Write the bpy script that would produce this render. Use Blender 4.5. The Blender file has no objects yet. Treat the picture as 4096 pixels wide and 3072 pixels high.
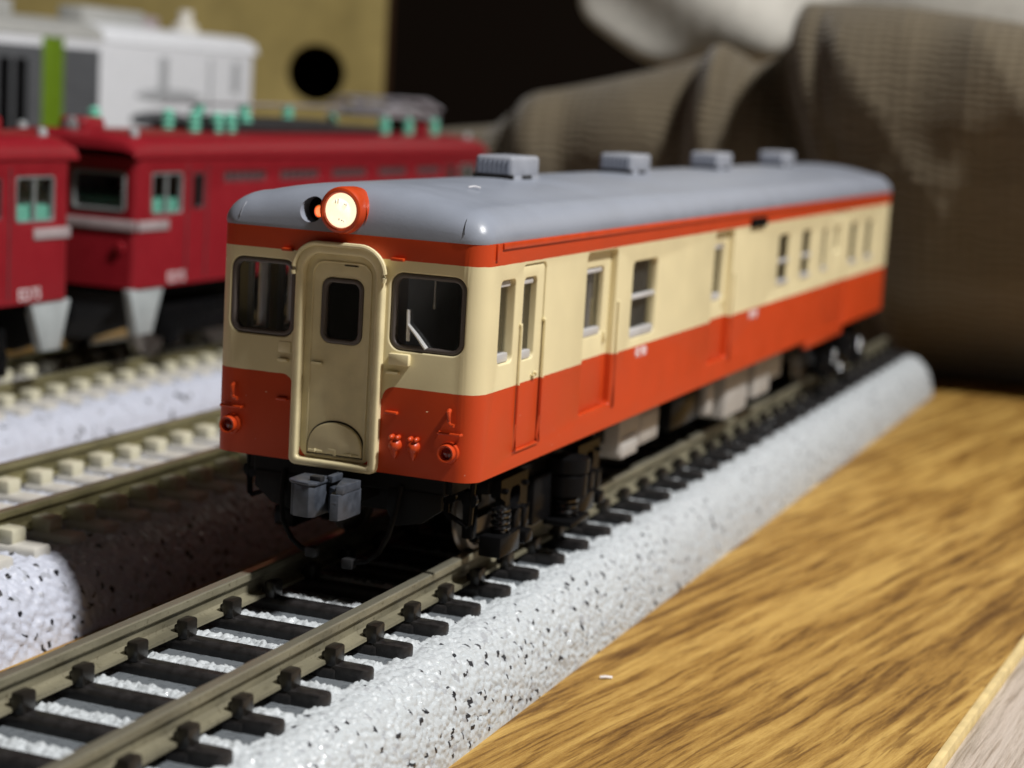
import bpy, bmesh, math, random
import numpy as np
from mathutils import Vector, Matrix
from mathutils.geometry import delaunay_2d_cdt

# one Blender unit = one centimetre of the real model railway
random.seed(7)
scene = bpy.context.scene
COL = scene.collection
PI = math.pi

# ------------------------------------------------------------------ camera
cd = bpy.data.cameras.new('camera')
cam = bpy.data.objects.new('camera', cd)
COL.objects.link(cam)
cam.location = (5.317, -10.657, 3.115)
cam.rotation_euler = (1.4193, -0.0583, 0.3799)
cd.sensor_width = 36.0
cd.lens = 65.47
cd.clip_start = 0.05
cd.clip_end = 500
cd.dof.use_dof = True
cd.dof.focus_distance = 11.3
cd.dof.aperture_fstop = 0.50
scene.camera = cam

# ------------------------------------------------------------------ world and lamps
world = bpy.data.worlds.new('World')
scene.world = world
world.use_nodes = True
bg = world.node_tree.nodes['Background']
bg.inputs['Color'].default_value = (1.0, 0.87, 0.68, 1)
bg.inputs['Strength'].default_value = 0.028

kl = bpy.data.lights.new('desk_lamp', 'AREA')
kl.shape = 'DISK'
kl.size = 3.6
kl.energy = 24000
kl.color = (1.0, 0.985, 0.96)
key = bpy.data.objects.new('desk_lamp', kl)
COL.objects.link(key)
key.location = (23.4, -1.6, 35.0)
key.rotation_euler = (Vector((0, 1.5, 0.5)) - Vector(key.location)).to_track_quat('-Z', 'Y').to_euler()

scene.view_settings.view_transform = 'Standard'
scene.view_settings.look = 'None'
scene.view_settings.exposure = 0.0
scene.view_settings.gamma = 1.0
scene.cycles.use_denoising = True
scene.cycles.max_bounces = 8
scene.cycles.diffuse_bounces = 2

# ------------------------------------------------------------------ materials
class NT:
    def __init__(s, name):
        s.m = bpy.data.materials.new(name)
        s.m.use_nodes = True
        s.t = s.m.node_tree
        s.n = s.t.nodes
        s.b = s.n['Principled BSDF']
        s.out = s.n['Material Output']
    def node(s, typ, **kw):
        n = s.n.new(typ)
        for k, v in kw.items():
            if hasattr(n, k):
                setattr(n, k, v)
            else:
                s.put(n.inputs[k], v)
        return n
    def put(s, sock, v):
        if hasattr(v, 'links'):
            s.t.links.new(v, sock)
        else:
            sock.default_value = v
    def math(s, op, a, b=0.0):
        n = s.n.new('ShaderNodeMath')
        n.operation = op
        s.put(n.inputs[0], a)
        s.put(n.inputs[1], b)
        return n.outputs[0]
    def mix(s, f, a, b):
        n = s.n.new('ShaderNodeMix')
        n.data_type = 'RGBA'
        s.put(n.inputs[0], f)
        s.put(n.inputs[6], a)
        s.put(n.inputs[7], b)
        return n.outputs[2]
    def coord(s, scale=(1, 1, 1), rot=(0, 0, 0), which='Object'):
        c = s.n.new('ShaderNodeTexCoord')
        mp = s.n.new('ShaderNodeMapping')
        s.t.links.new(c.outputs[which], mp.inputs[0])
        mp.inputs['Scale'].default_value = scale
        mp.inputs['Rotation'].default_value = rot
        return mp.outputs[0]
    def noise(s, vec, scale, detail=3.0, rough=0.5, dist=0.0):
        n = s.n.new('ShaderNodeTexNoise')
        s.t.links.new(vec, n.inputs['Vector'])
        n.inputs['Scale'].default_value = scale
        n.inputs['Detail'].default_value = detail
        n.inputs['Roughness'].default_value = rough
        n.inputs['Distortion'].default_value = dist
        return n.outputs[0]
    def ramp(s, f, stops):
        n = s.n.new('ShaderNodeValToRGB')
        s.put(n.inputs[0], f)
        el = n.color_ramp.elements
        while len(el) < len(stops):
            el.new(0.5)
        for e, (p, c) in zip(el, stops):
            e.position = p
            e.color = c if len(c) == 4 else (*c, 1)
        return n.outputs[0]
    def bump(s, h, strength, dist):
        n = s.n.new('ShaderNodeBump')
        n.inputs['Strength'].default_value = strength
        n.inputs['Distance'].default_value = dist
        s.t.links.new(h, n.inputs['Height'])
        s.t.links.new(n.outputs[0], s.b.inputs['Normal'])

def plastic(name, col, rough=0.4, metal=0.0, spec=0.5, var=0.06, bump=0.15, nscale=6.0):
    t = NT(name)
    v = t.coord()
    n1 = t.noise(v, nscale, 4)
    n2 = t.noise(v, 60.0, 2)
    dark = tuple(c * (1 - var * 2) for c in col)
    lite = tuple(min(1, c * (1 + var)) for c in col)
    t.put(t.b.inputs['Base Color'], t.ramp(n1, [(0.3, dark), (0.7, lite)]))
    t.put(t.b.inputs['Roughness'], t.math('ADD', t.math('MULTIPLY', n1, 0.18), rough - 0.09))
    t.b.inputs['Metallic'].default_value = metal
    t.b.inputs['Specular IOR Level'].default_value = spec
    if bump:
        t.bump(n2, bump, 0.004)
    return t.m

CREAM = (0.79, 0.69, 0.42)
RED = (0.56, 0.056, 0.009)
Z1, Z2, Z3, ZB = 1.264, 2.074, 2.2245, 0.70
XC = -0.035

def livery():
    t = NT('railcar_livery')
    c = t.n.new('ShaderNodeTexCoord')
    s = t.n.new('ShaderNodeSeparateXYZ')
    t.t.links.new(c.outputs['Object'], s.inputs[0])
    x, y, z = s.outputs
    v = t.coord()
    edge = t.math('MULTIPLY', t.math('SUBTRACT', t.noise(v, 14.0, 3), 0.5), 0.006)
    z = t.math('ADD', z, edge)
    r = 0.085
    up = t.math('GREATER_THAN', z, Z2)
    low = t.math('LESS_THAN', z, Z1)
    dx = t.math('SUBTRACT', 0.322 + r, t.math('ABSOLUTE', t.math('SUBTRACT', x, XC)))
    dz = t.math('SUBTRACT', z, Z1 - r)
    inx = t.math('GREATER_THAN', dx, 0.0)
    inz = t.math('GREATER_THAN', dz, 0.0)
    d2 = t.math('ADD', t.math('MULTIPLY', dx, dx), t.math('MULTIPLY', dz, dz))
    cut = t.math('MULTIPLY', t.math('MULTIPLY', inx, inz), t.math('GREATER_THAN', d2, r * r))
    low = t.math('MULTIPLY', low, t.math('SUBTRACT', 1.0, cut))
    red = t.math('MINIMUM', t.math('ADD', up, low), 1.0)
    n1 = t.noise(v, 3.0, 4)
    n2 = t.noise(v, 45.0, 2)
    tone = t.ramp(n1, [(0.3, (0.93, 0.93, 0.93)), (0.7, (1.0, 1.0, 1.0))])
    base = t.mix(red, (*CREAM, 1), (*RED, 1))
    mul = t.node('ShaderNodeMix', data_type='RGBA', blend_type='MULTIPLY')
    mul.inputs[0].default_value = 1.0
    t.put(mul.inputs[6], base)
    t.put(mul.inputs[7], tone)
    speck = t.math('GREATER_THAN', t.noise(v, 38.0, 1), 0.80)
    t.put(t.b.inputs['Base Color'], t.mix(t.math('MULTIPLY', speck, 0.35), mul.outputs[2], (0.8, 0.7, 0.6, 1)))
    t.put(t.b.inputs['Roughness'], t.math('ADD', t.math('MULTIPLY', n1, 0.2), 0.33))
    t.b.inputs['Specular IOR Level'].default_value = 0.36
    t.bump(n2, 0.12, 0.004)
    return t.m

def glass(name, tint=(0.7, 0.72, 0.72), ior=1.5, refl=1.0):
    t = NT(name)
    t.n.remove(t.b)
    tr = t.node('ShaderNodeBsdfTransparent')
    tr.inputs[0].default_value = (*tint, 1)
    gl = t.node('ShaderNodeBsdfGlossy')
    gl.inputs['Roughness'].default_value = 0.03
    gl.inputs['Color'].default_value = (refl, refl, refl, 1)
    lw = t.node('ShaderNodeLayerWeight')
    lw.inputs[0].default_value = 0.5
    f5 = t.math('POWER', lw.outputs['Facing'], 4.0)
    fac = t.math('ADD', t.math('MULTIPLY', f5, 0.75), 0.05)
    mx = t.node('ShaderNodeMixShader')
    t.put(mx.inputs[0], fac)
    t.put(mx.inputs[1], tr.outputs[0])
    t.put(mx.inputs[2], gl.outputs[0])
    t.put(t.out.inputs[0], mx.outputs[0])
    return t.m

def emit(name, col, strength, marks=False):
    t = NT(name)
    t.b.inputs['Base Color'].default_value = (0.9, 0.85, 0.75, 1)
    t.b.inputs['Emission Color'].default_value = (*col, 1)
    t.b.inputs['Emission Strength'].default_value = strength
    t.b.inputs['Roughness'].default_value = 0.15
    if marks:
        v = t.coord((60, 1, 22))
        n = t.noise(v, 1.0, 2, 0.5, 0.3)
        f = t.ramp(n, [(0.60, (1, 1, 1)), (0.66, (0.16, 0.15, 0.13))])
        mm = t.node('ShaderNodeMix', data_type='RGBA', blend_type='MULTIPLY')
        mm.inputs[0].default_value = 1.0
        mm.inputs[6].default_value = (*col, 1)
        t.put(mm.inputs[7], f)
        t.put(t.b.inputs['Emission Color'], mm.outputs[2])
    return t.m

def wood(name, lite, mid, dark, rot, sx=1.0, contrast=1.0, rough=0.45):
    t = NT(name)
    v0 = t.coord((1, 1, 1), (0, 0, rot))
    wv = t.node('ShaderNodeTexNoise')
    t.t.links.new(v0, wv.inputs['Vector'])
    wv.inputs['Scale'].default_value = 0.55
    wv.inputs['Detail'].default_value = 2.0
    off = t.node('ShaderNodeVectorMath', operation='MULTIPLY_ADD')
    t.put(off.inputs[0], wv.outputs['Color'])
    off.inputs[1].default_value = (0.11, 0.0, 0.0)
    t.put(off.inputs[2], v0)
    v = off.outputs[0]
    def layer(sc, detail, ro, dist=0.0):
        mp = t.n.new('ShaderNodeMapping')
        t.t.links.new(v, mp.inputs[0])
        mp.inputs['Scale'].default_value = sc
        return t.noise(mp.outputs[0], 1.0, detail, ro, dist)
    bands = layer((2.6 * sx, 0.14, 1), 3, 0.5)
    streak = layer((11.0 * sx, 0.62, 1), 7, 0.66, 0.08)
    pore = layer((30 * sx, 1.7, 1), 2, 0.5)
    fine = layer((95, 9, 1), 3, 0.7)
    speck = layer((85, 70, 1), 2, 0.6)
    f = t.math('ADD', t.math('MULTIPLY', bands, 0.30), t.math('MULTIPLY', streak, 0.50))
    f = t.math('ADD', f, t.math('MULTIPLY', fine, 0.12))
    f = t.math('ADD', f, t.math('MULTIPLY', speck, 0.08))
    w = 0.085 * contrast
    col = t.ramp(f, [(0.508 - w, lite), (0.518, mid), (0.508 + w, dark)])
    pr = t.ramp(t.math('ADD', t.math('MULTIPLY', pore, 0.6), t.math('MULTIPLY', streak, 0.4)), [(0.535, (1, 1, 1)), (0.585, (0.42, 0.34, 0.25))])
    mm = t.node('ShaderNodeMix', data_type='RGBA', blend_type='MULTIPLY')
    mm.inputs[0].default_value = 0.65 * contrast
    t.put(mm.inputs[6], col)
    t.put(mm.inputs[7], pr)
    gl = t.ramp(speck, [(0.70, (0, 0, 0)), (0.76, (1, 1, 1))])
    c2 = t.mix(t.math('MULTIPLY', gl, 0.35), mm.outputs[2], (*[min(1, c * 1.5) for c in lite], 1))
    t.put(t.b.inputs['Base Color'], c2)
    t.put(t.b.inputs['Roughness'], t.math('ADD', t.math('MULTIPLY', f, 0.35), rough - 0.12))
    t.b.inputs['Specular IOR Level'].default_value = 0.4
    h = t.math('SUBTRACT', t.math('MULTIPLY', speck, 0.5), t.math('MULTIPLY', pore, 0.8))
    t.bump(h, 0.35, 0.02)
    return t.m

def rail_mat(name, side, top):
    t = NT(name)
    c = t.n.new('ShaderNodeTexCoord')
    sp = t.n.new('ShaderNodeSeparateXYZ')
    t.t.links.new(c.outputs['Object'], sp.inputs[0])
    v = t.coord((1, 0.25, 1))
    n1 = t.noise(v, 8.0, 4)
    n2 = t.noise(t.coord((1, 0.05, 1)), 120.0, 2)
    n3 = t.noise(t.coord(), 30.0, 3, 0.6)
    tone = t.ramp(n1, [(0.3, tuple(x * 0.62 for x in side)), (0.7, tuple(x * 1.2 for x in side))])
    dirt = t.ramp(n3, [(0.58, (1, 1, 1)), (0.72, (0.45, 0.42, 0.36))])
    mm = t.node('ShaderNodeMix', data_type='RGBA', blend_type='MULTIPLY')
    mm.inputs[0].default_value = 0.8
    t.put(mm.inputs[6], tone)
    t.put(mm.inputs[7], dirt)
    up = t.math('GREATER_THAN', sp.outputs[2], -0.006)
    polish = t.math('MULTIPLY', up, t.math('ADD', t.math('MULTIPLY', n2, 0.6), 0.45))
    t.put(t.b.inputs['Base Color'], t.mix(polish, mm.outputs[2], (*top, 1)))
    t.put(t.b.inputs['Metallic'], t.math('ADD', t.math('MULTIPLY', up, 0.45), 0.2))
    t.put(t.b.inputs['Roughness'], t.math('SUBTRACT', 0.46, t.math('MULTIPLY', up, 0.14)))
    t.bump(n3, 0.4, 0.006)
    return t.m

def ballast_mat(name, col, grey):
    t = NT(name)
    a = t.node('ShaderNodeVertexColor')
    a.layer_name = 'grain'
    s = t.n.new('ShaderNodeSeparateColor')
    t.t.links.new(a.outputs[0], s.inputs[0])
    r1, r2, web = s.outputs
    c0 = t.ramp(r1, [(0.0, tuple(x * 0.86 for x in col)), (1.0, col)])
    dark = t.math('LESS_THAN', r2, 0.075)
    mid = t.math('LESS_THAN', t.math('ABSOLUTE', t.math('SUBTRACT', r2, 0.125)), 0.05)
    c1 = t.mix(t.math('MULTIPLY', mid, 0.55), c0, (0.30, 0.31, 0.34, 1))
    c2 = t.mix(dark, c1, (0.022, 0.023, 0.028, 1))
    c3 = t.mix(web, c2, (*grey, 1))
    t.put(t.b.inputs['Base Color'], c3)
    spark = t.math('GREATER_THAN', r1, 0.72)
    t.put(t.b.inputs['Roughness'], t.math('SUBTRACT', 0.45, t.math('MULTIPLY', spark, 0.33)))
    t.b.inputs['Specular IOR Level'].default_value = 0.75
    v = t.coord()
    t.bump(t.noise(v, 55.0, 2), 0.25, 0.01)
    return t.m

def knit_mat():
    t = NT('brown_knit')
    v = t.coord((1, 1, 1), which='UV')
    s = t.n.new('ShaderNodeSeparateXYZ')
    t.t.links.new(v, s.inputs[0])
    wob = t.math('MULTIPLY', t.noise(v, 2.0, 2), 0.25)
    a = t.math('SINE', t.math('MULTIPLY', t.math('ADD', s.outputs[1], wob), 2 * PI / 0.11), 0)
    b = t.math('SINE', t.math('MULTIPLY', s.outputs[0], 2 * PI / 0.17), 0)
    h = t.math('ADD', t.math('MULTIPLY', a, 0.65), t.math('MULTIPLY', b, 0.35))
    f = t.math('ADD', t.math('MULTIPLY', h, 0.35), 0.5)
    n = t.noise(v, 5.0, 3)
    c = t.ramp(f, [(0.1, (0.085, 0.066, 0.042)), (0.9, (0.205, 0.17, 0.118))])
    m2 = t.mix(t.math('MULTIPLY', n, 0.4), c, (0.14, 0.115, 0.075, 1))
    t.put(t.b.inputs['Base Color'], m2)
    t.b.inputs['Roughness'].default_value = 0.95
    t.b.inputs['Specular IOR Level'].default_value = 0.1
    t.b.inputs['Sheen Weight'].default_value = 0.25
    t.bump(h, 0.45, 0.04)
    return t.m

M = {}
M['livery'] = livery()
M['cream'] = plastic('cream_paint', CREAM, 0.40)
M['red'] = plastic('vermilion_paint', RED, 0.38)
M['roof'] = plastic('roof_grey', (0.275, 0.30, 0.36), 0.36, var=0.04, nscale=3.0)
M['vent'] = plastic('ventilator_grey', (0.32, 0.335, 0.38), 0.42, var=0.05)
M['gasket'] = plastic('window_gasket', (0.105, 0.088, 0.082), 0.45)
M['silver'] = plastic('silver_sash', (0.58, 0.57, 0.57), 0.42, metal=0.15)
M['glass'] = glass('clear_pane', (0.90, 0.91, 0.91))
M['smoke'] = glass('smoky_pane', (0.74, 0.74, 0.72), 1.5)
M['black'] = plastic('black_plastic', (0.006, 0.006, 0.0065), 0.24, spec=0.20)
M['black'].node_tree.nodes['Principled BSDF'].inputs['IOR'].default_value = 1.22
M['spring'] = plastic('gloss_black', (0.006, 0.006, 0.0065), 0.16, spec=0.8)
M['dark'] = plastic('dark_interior', (0.020, 0.018, 0.016), 0.6, spec=0.2)
M['interior'] = plastic('compartment_lining', (0.13, 0.11, 0.075), 0.6, spec=0.2)
M['boxgrey'] = plastic('underfloor_grey', (0.43, 0.415, 0.395), 0.5)
M['matte'] = plastic('matte_black', (0.006, 0.006, 0.006), 0.6, spec=0.12)
M['coupler'] = plastic('coupler_grey', (0.060, 0.069, 0.088), 0.42, var=0.2, nscale=14)
M['hose'] = plastic('hose_end_grey', (0.030, 0.030, 0.032), 0.5, spec=0.25)
M['wheel'] = plastic('wheel_metal', (0.25, 0.23, 0.21), 0.38, metal=0.6)
M['wiper'] = plastic('wiper_grey', (0.72, 0.72, 0.72), 0.45)
M['lens'] = emit('headlight_glow', (1.0, 0.84, 0.55), 1.2)
M['bulb'] = emit('bulb_glow', (1.0, 0.16, 0.035), 1.6)
M['amber'] = plastic('amber_tube', (0.75, 0.42, 0.12), 0.3)
M['white'] = plastic('white_print', (0.85, 0.80, 0.82), 0.5)
M['tail'] = plastic('tail_lens', (0.20, 0.010, 0.008), 0.12, spec=0.8)
M['rail'] = rail_mat('weathered_rail', (0.245, 0.225, 0.155), (0.42, 0.40, 0.31))
M['rail2'] = rail_mat('brown_rail', (0.24, 0.215, 0.11), (0.34, 0.31, 0.20))
M['tie'] = plastic('black_sleeper', (0.020, 0.018, 0.018), 0.42, var=0.3, bump=0.5, nscale=18)
M['clip'] = plastic('black_fastener', (0.018, 0.015, 0.012), 0.30, var=0.3)
M['tie2'] = plastic('pale_sleeper', (0.60, 0.58, 0.53), 0.5)
M['clip2'] = plastic('ivory_fastener', (0.60, 0.57, 0.43), 0.45)
M['bal'] = ballast_mat('white_ballast', (0.56, 0.595, 0.62), (0.14, 0.155, 0.17))
M['bal2'] = ballast_mat('white_ballast_blue', (0.60, 0.63, 0.735), (0.56, 0.56, 0.56))
M['wood'] = wood('oak_laminate', (0.51, 0.32, 0.088), (0.315, 0.172, 0.037), (0.15, 0.070, 0.012), math.radians(10))
M['pale'] = wood('pale_ash', (0.60, 0.52, 0.45), (0.55, 0.47, 0.40), (0.43, 0.365, 0.305), math.radians(4), 1.6, 0.6)
M['strip'] = plastic('cream_edge', (0.72, 0.56, 0.27), 0.5, var=0.1)
M['knit'] = knit_mat()
M['linen'] = plastic('white_linen', (0.80, 0.77, 0.70), 0.9, spec=0.1, bump=0.5)
M['wall'] = plastic('dark_wall', (0.020, 0.013, 0.009), 0.8, spec=0.1)
M['loco'] = plastic('crimson_paint', (0.27, 0.011, 0.019), 0.36, var=0.04)
M['mint'] = plastic('mint_plastic', (0.22, 0.66, 0.50), 0.45)
M['skirt'] = plastic('pale_grey_skirt', (0.42, 0.46, 0.47), 0.45)
M['greyplate'] = plastic('grey_plate', (0.50, 0.42, 0.43), 0.4, metal=0.2)
M['loroof'] = plastic('loco_roof_dark', (0.030, 0.030, 0.032), 0.5)
M['lovent'] = plastic('louvre_grey', (0.085, 0.05, 0.055), 0.5)
M['slat'] = plastic('louvre_slat', (0.17, 0.095, 0.10), 0.5)
M['panto'] = plastic('pantograph_silver', (0.42, 0.40, 0.43), 0.4, metal=0.4)
M['wl_white'] = plastic('freight_white', (0.90, 0.92, 0.97), 0.45, var=0.02)
M['wl_grey'] = plastic('freight_grey', (0.11, 0.115, 0.125), 0.45)
M['wl_green'] = plastic('freight_green', (0.14, 0.24, 0.010), 0.45)
M['wl_roof'] = plastic('freight_roof', (0.46, 0.46, 0.44), 0.5)
M['wl_print'] = plastic('grey_print', (0.10, 0.105, 0.115), 0.5)
M['wl_print2'] = plastic('light_grey_print', (0.46, 0.475, 0.50), 0.5)
M['tan'] = plastic('tan_board', (0.37, 0.29, 0.11), 0.7, spec=0.15, var=0.1, nscale=1.2)
M['casein'] = plastic('brown_lining', (0.10, 0.05, 0.025), 0.8, spec=0.1)
M['sash'] = plastic('grey_sash', (0.24, 0.25, 0.25), 0.45)
M['cabgrey'] = plastic('cab_lining', (0.42, 0.43, 0.47), 0.5, spec=0.3)
M['lint'] = plastic('white_lint', (0.9, 0.88, 0.9), 0.7)

# ------------------------------------------------------------------ mesh helpers
class MB:
    def __init__(s):
        s.v, s.f = [], []
    def add(s, vs, fs):
        o = len(s.v)
        s.v.extend(tuple(v) for v in vs)
        s.f.extend(tuple(i + o for i in f) for f in fs)
        return s
    def box(s, x0, x1, y0, y1, z0, z1, bev=0.0, seg=2):
        bm = bmesh.new()
        bmesh.ops.create_cube(bm, size=1.0)
        for v in bm.verts:
            v.co = Vector(((x0 + x1) / 2 + v.co.x * (x1 - x0), (y0 + y1) / 2 + v.co.y * (y1 - y0), (z0 + z1) / 2 + v.co.z * (z1 - z0)))
        if bev:
            bmesh.ops.bevel(bm, geom=list(bm.edges), offset=bev, segments=seg, affect='EDGES', profile=0.5)
        bm.verts.index_update()
        s.add([v.co for v in bm.verts], [[v.index for v in f.verts] for f in bm.faces])
        bm.free()
        return s
    def tube(s, pts, r, n=8):
        pts = [Vector(p) for p in pts]
        rs = r if isinstance(r, (list, tuple)) else [r] * len(pts)
        vs, fs = [], []
        up = Vector((0, 0, 1))
        for i, p in enumerate(pts):
            d = (pts[min(i + 1, len(pts) - 1)] - pts[max(i - 1, 0)]).normalized()
            a = d.cross(up)
            if a.length < 1e-3:
                a = d.cross(Vector((1, 0, 0)))
            a.normalize()
            b = a.cross(d).normalized()
            for k in range(n):
                t = 2 * PI * k / n
                vs.append(p + (a * math.cos(t) + b * math.sin(t)) * rs[i])
        for i in range(len(pts) - 1):
            for k in range(n):
                k2 = (k + 1) % n
                fs.append((i * n + k, i * n + k2, (i + 1) * n + k2, (i + 1) * n + k))
        fs.append(tuple(range(n))[::-1])
        fs.append(tuple((len(pts) - 1) * n + k for k in range(n)))
        return s.add(vs, fs)
    def lathe(s, prof, origin, axis, n=24):
        axis = Vector(axis).normalized()
        a = axis.cross(Vector((0, 0, 1)))
        if a.length < 1e-3:
            a = Vector((1, 0, 0))
        a.normalize()
        b = axis.cross(a)
        o = Vector(origin)
        vs, fs = [], []
        for r, h in prof:
            for k in range(n):
                t = 2 * PI * k / n
                vs.append(o + axis * h + (a * math.cos(t) + b * math.sin(t)) * max(r, 1e-5))
        for i in range(len(prof) - 1):
            for k in range(n):
                k2 = (k + 1) % n
                fs.append((i * n + k, i * n + k2, (i + 1) * n + k2, (i + 1) * n + k))
        return s.add(vs, fs)
    def prism(s, poly, mp, h0, h1):
        n = len(poly)
        vs = [mp(u, v, h0) for u, v in poly] + [mp(u, v, h1) for u, v in poly]
        fs = [tuple(range(n))[::-1], tuple(range(n, 2 * n))]
        fs += [(i, (i + 1) % n, n + (i + 1) % n, n + i) for i in range(n)]
        return s.add(vs, fs)
    def build(s, name, mat, parent=None, smooth=35, loc=None, weld=False, bevel=0.0):
        me = bpy.data.meshes.new(name)
        bm = bmesh.new()
        bv = [bm.verts.new(v) for v in s.v]
        for f in s.f:
            try:
                bm.faces.new([bv[i] for i in f])
            except ValueError:
                pass
        if weld:
            bmesh.ops.remove_doubles(bm, verts=bm.verts, dist=2e-5)
        bmesh.ops.recalc_face_normals(bm, faces=bm.faces)
        if bevel:
            ed = [e for e in bm.edges if len(e.link_faces) == 2 and e.calc_face_angle(0) > 0.5]
            bmesh.ops.bevel(bm, geom=ed, offset=bevel, segments=2, affect='EDGES', profile=0.5, clamp_overlap=True)
        bm.to_mesh(me)
        bm.free()
        return place(name, me, mat, parent, smooth, loc)

def place(name, me, mat=None, parent=None, smooth=35, loc=None):
    if mat is not None:
        me.materials.clear()
        me.materials.append(mat)
    if smooth:
        me.polygons.foreach_set('use_smooth', [True] * len(me.polygons))
        me.set_sharp_from_angle(angle=math.radians(smooth))
    o = bpy.data.objects.new(name, me)
    COL.objects.link(o)
    if parent:
        o.parent = parent
    if loc:
        o.location = loc
    return o

def share(name, me, parent, loc, rot=None):
    o = bpy.data.objects.new(name, me)
    COL.objects.link(o)
    o.parent = parent
    o.location = loc
    if rot:
        o.rotation_euler = rot
    return o

def tag(o, label=None, cat=None, group=None, kind=None):
    for k, v in (('label', label), ('category', cat), ('group', group), ('kind', kind)):
        if v:
            o[k] = v
    return o

def thing(name, label, cat, loc=(0, 0, 0), rz=0.0, group=None):
    o = bpy.data.objects.new(name, None)
    o.empty_display_size = 0.5
    COL.objects.link(o)
    o.location = loc
    o.rotation_euler = (0, 0, rz)
    return tag(o, label, cat, group)

def copy_tree(o, parent=None):
    c = o.copy()
    COL.objects.link(c)
    c.parent = parent
    for ch in [k for k in bpy.data.objects if k.parent == o]:
        copy_tree(ch, c)
    return c

def rrect(u0, u1, v0, v1, r, n=5):
    r = max(1e-4, min(r, (u1 - u0) / 2 - 1e-4, (v1 - v0) / 2 - 1e-4))
    out = []
    for cx, cy, a in ((u1 - r, v0 + r, -90), (u1 - r, v1 - r, 0), (u0 + r, v1 - r, 90), (u0 + r, v0 + r, 180)):
        for k in range(n + 1):
            t = math.radians(a + 90 * k / n)
            out.append((cx + r * math.cos(t), cy + r * math.sin(t)))
    return out

def offset(loop, d):
    # moves a smooth counter-clockwise loop outward by d
    n = len(loop)
    out = []
    for i in range(n):
        p0, p1, p2 = Vector(loop[i - 1]), Vector(loop[i]), Vector(loop[(i + 1) % n])
        a, b = (p1 - p0), (p2 - p1)
        a = a.normalized() if a.length > 1e-9 else b.normalized()
        b = b.normalized() if b.length > 1e-9 else a
        na, nb = Vector((a.y, -a.x)), Vector((b.y, -b.x))
        m = na + nb
        m = m / max(0.5, m.dot(na)) if m.length > 1e-6 else na
        out.append((p1.x + m.x * d, p1.y + m.y * d))
    return out

def inside(p, loop):
    x, y = p
    c = False
    j = len(loop) - 1
    for i in range(len(loop)):
        xi, yi = loop[i]
        xj, yj = loop[j]
        if (yi > y) != (yj > y) and x < (xj - xi) * (y - yi) / (yj - yi) + xi:
            c = not c
        j = i
    return c

def cdt(outer, holes, lines=()):
    vs, es = [], []
    for lp in [outer] + list(holes):
        o = len(vs)
        vs += [Vector(p) for p in lp]
        es += [(o + i, o + (i + 1) % len(lp)) for i in range(len(lp))]
    for a, b in lines:
        o = len(vs)
        vs += [Vector(a), Vector(b)]
        es.append((o, o + 1))
    r = delaunay_2d_cdt(vs, es, [], 0, 1e-6)
    pts = [(v.x, v.y) for v in r[0]]
    fs = []
    for f in r[2]:
        c = (sum(pts[i][0] for i in f) / len(f), sum(pts[i][1] for i in f) / len(f))
        if inside(c, outer) and not any(inside(c, h) for h in holes):
            fs.append(tuple(f))
    return pts, fs

def ring(mb, la, wa, lb, wb, mp):
    n = len(la)
    vs = [mp(u, v, wa) for u, v in la] + [mp(u, v, wb) for u, v in lb]
    mb.add(vs, [(i, (i + 1) % n, n + (i + 1) % n, n + i) for i in range(n)])

def edge_rings(mb, loop, sign, w0, bev, depth, mp, seg=3):
    # rounded edge that starts flush at w0 and turns down to w0 - depth
    prev, pw = offset(loop, -sign * bev), w0
    for k in range(1, seg + 1):
        t = PI / 2 * k / seg
        cur = offset(loop, -sign * bev * (1 - math.sin(t)))
        cw = w0 - bev * (1 - math.cos(t))
        ring(mb, prev, pw, cur, cw, mp)
        prev, pw = cur, cw
    ring(mb, prev, pw, loop, w0 - depth, mp)

def plate(name, outer, holes, w0, th, mp, mat, parent, bev=0.008, back=True, smooth=35):
    mb = MB()
    top = offset(outer, -bev)
    hs = [offset(h, bev) for h in holes]
    pts, fs = cdt(top, hs)
    mb.add([mp(u, v, w0) for u, v in pts], fs)
    edge_rings(mb, outer, 1, w0, bev, th, mp)
    for h in holes:
        edge_rings(mb, h, -1, w0, bev, th, mp)
    if back:
        pts, fs = cdt(outer, holes)
        mb.add([mp(u, v, w0 - th) for u, v in pts], fs)
    return mb.build(name, mat, parent, smooth, weld=True)

def front_map(y0=0.0):
    return lambda u, v, w: (u, y0 - w, v)
def right_map(x0):
    return lambda u, v, w: (x0 + w, u, v)
def left_map(x0):
    return lambda u, v, w: (-x0 - w, u, v)

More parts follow.
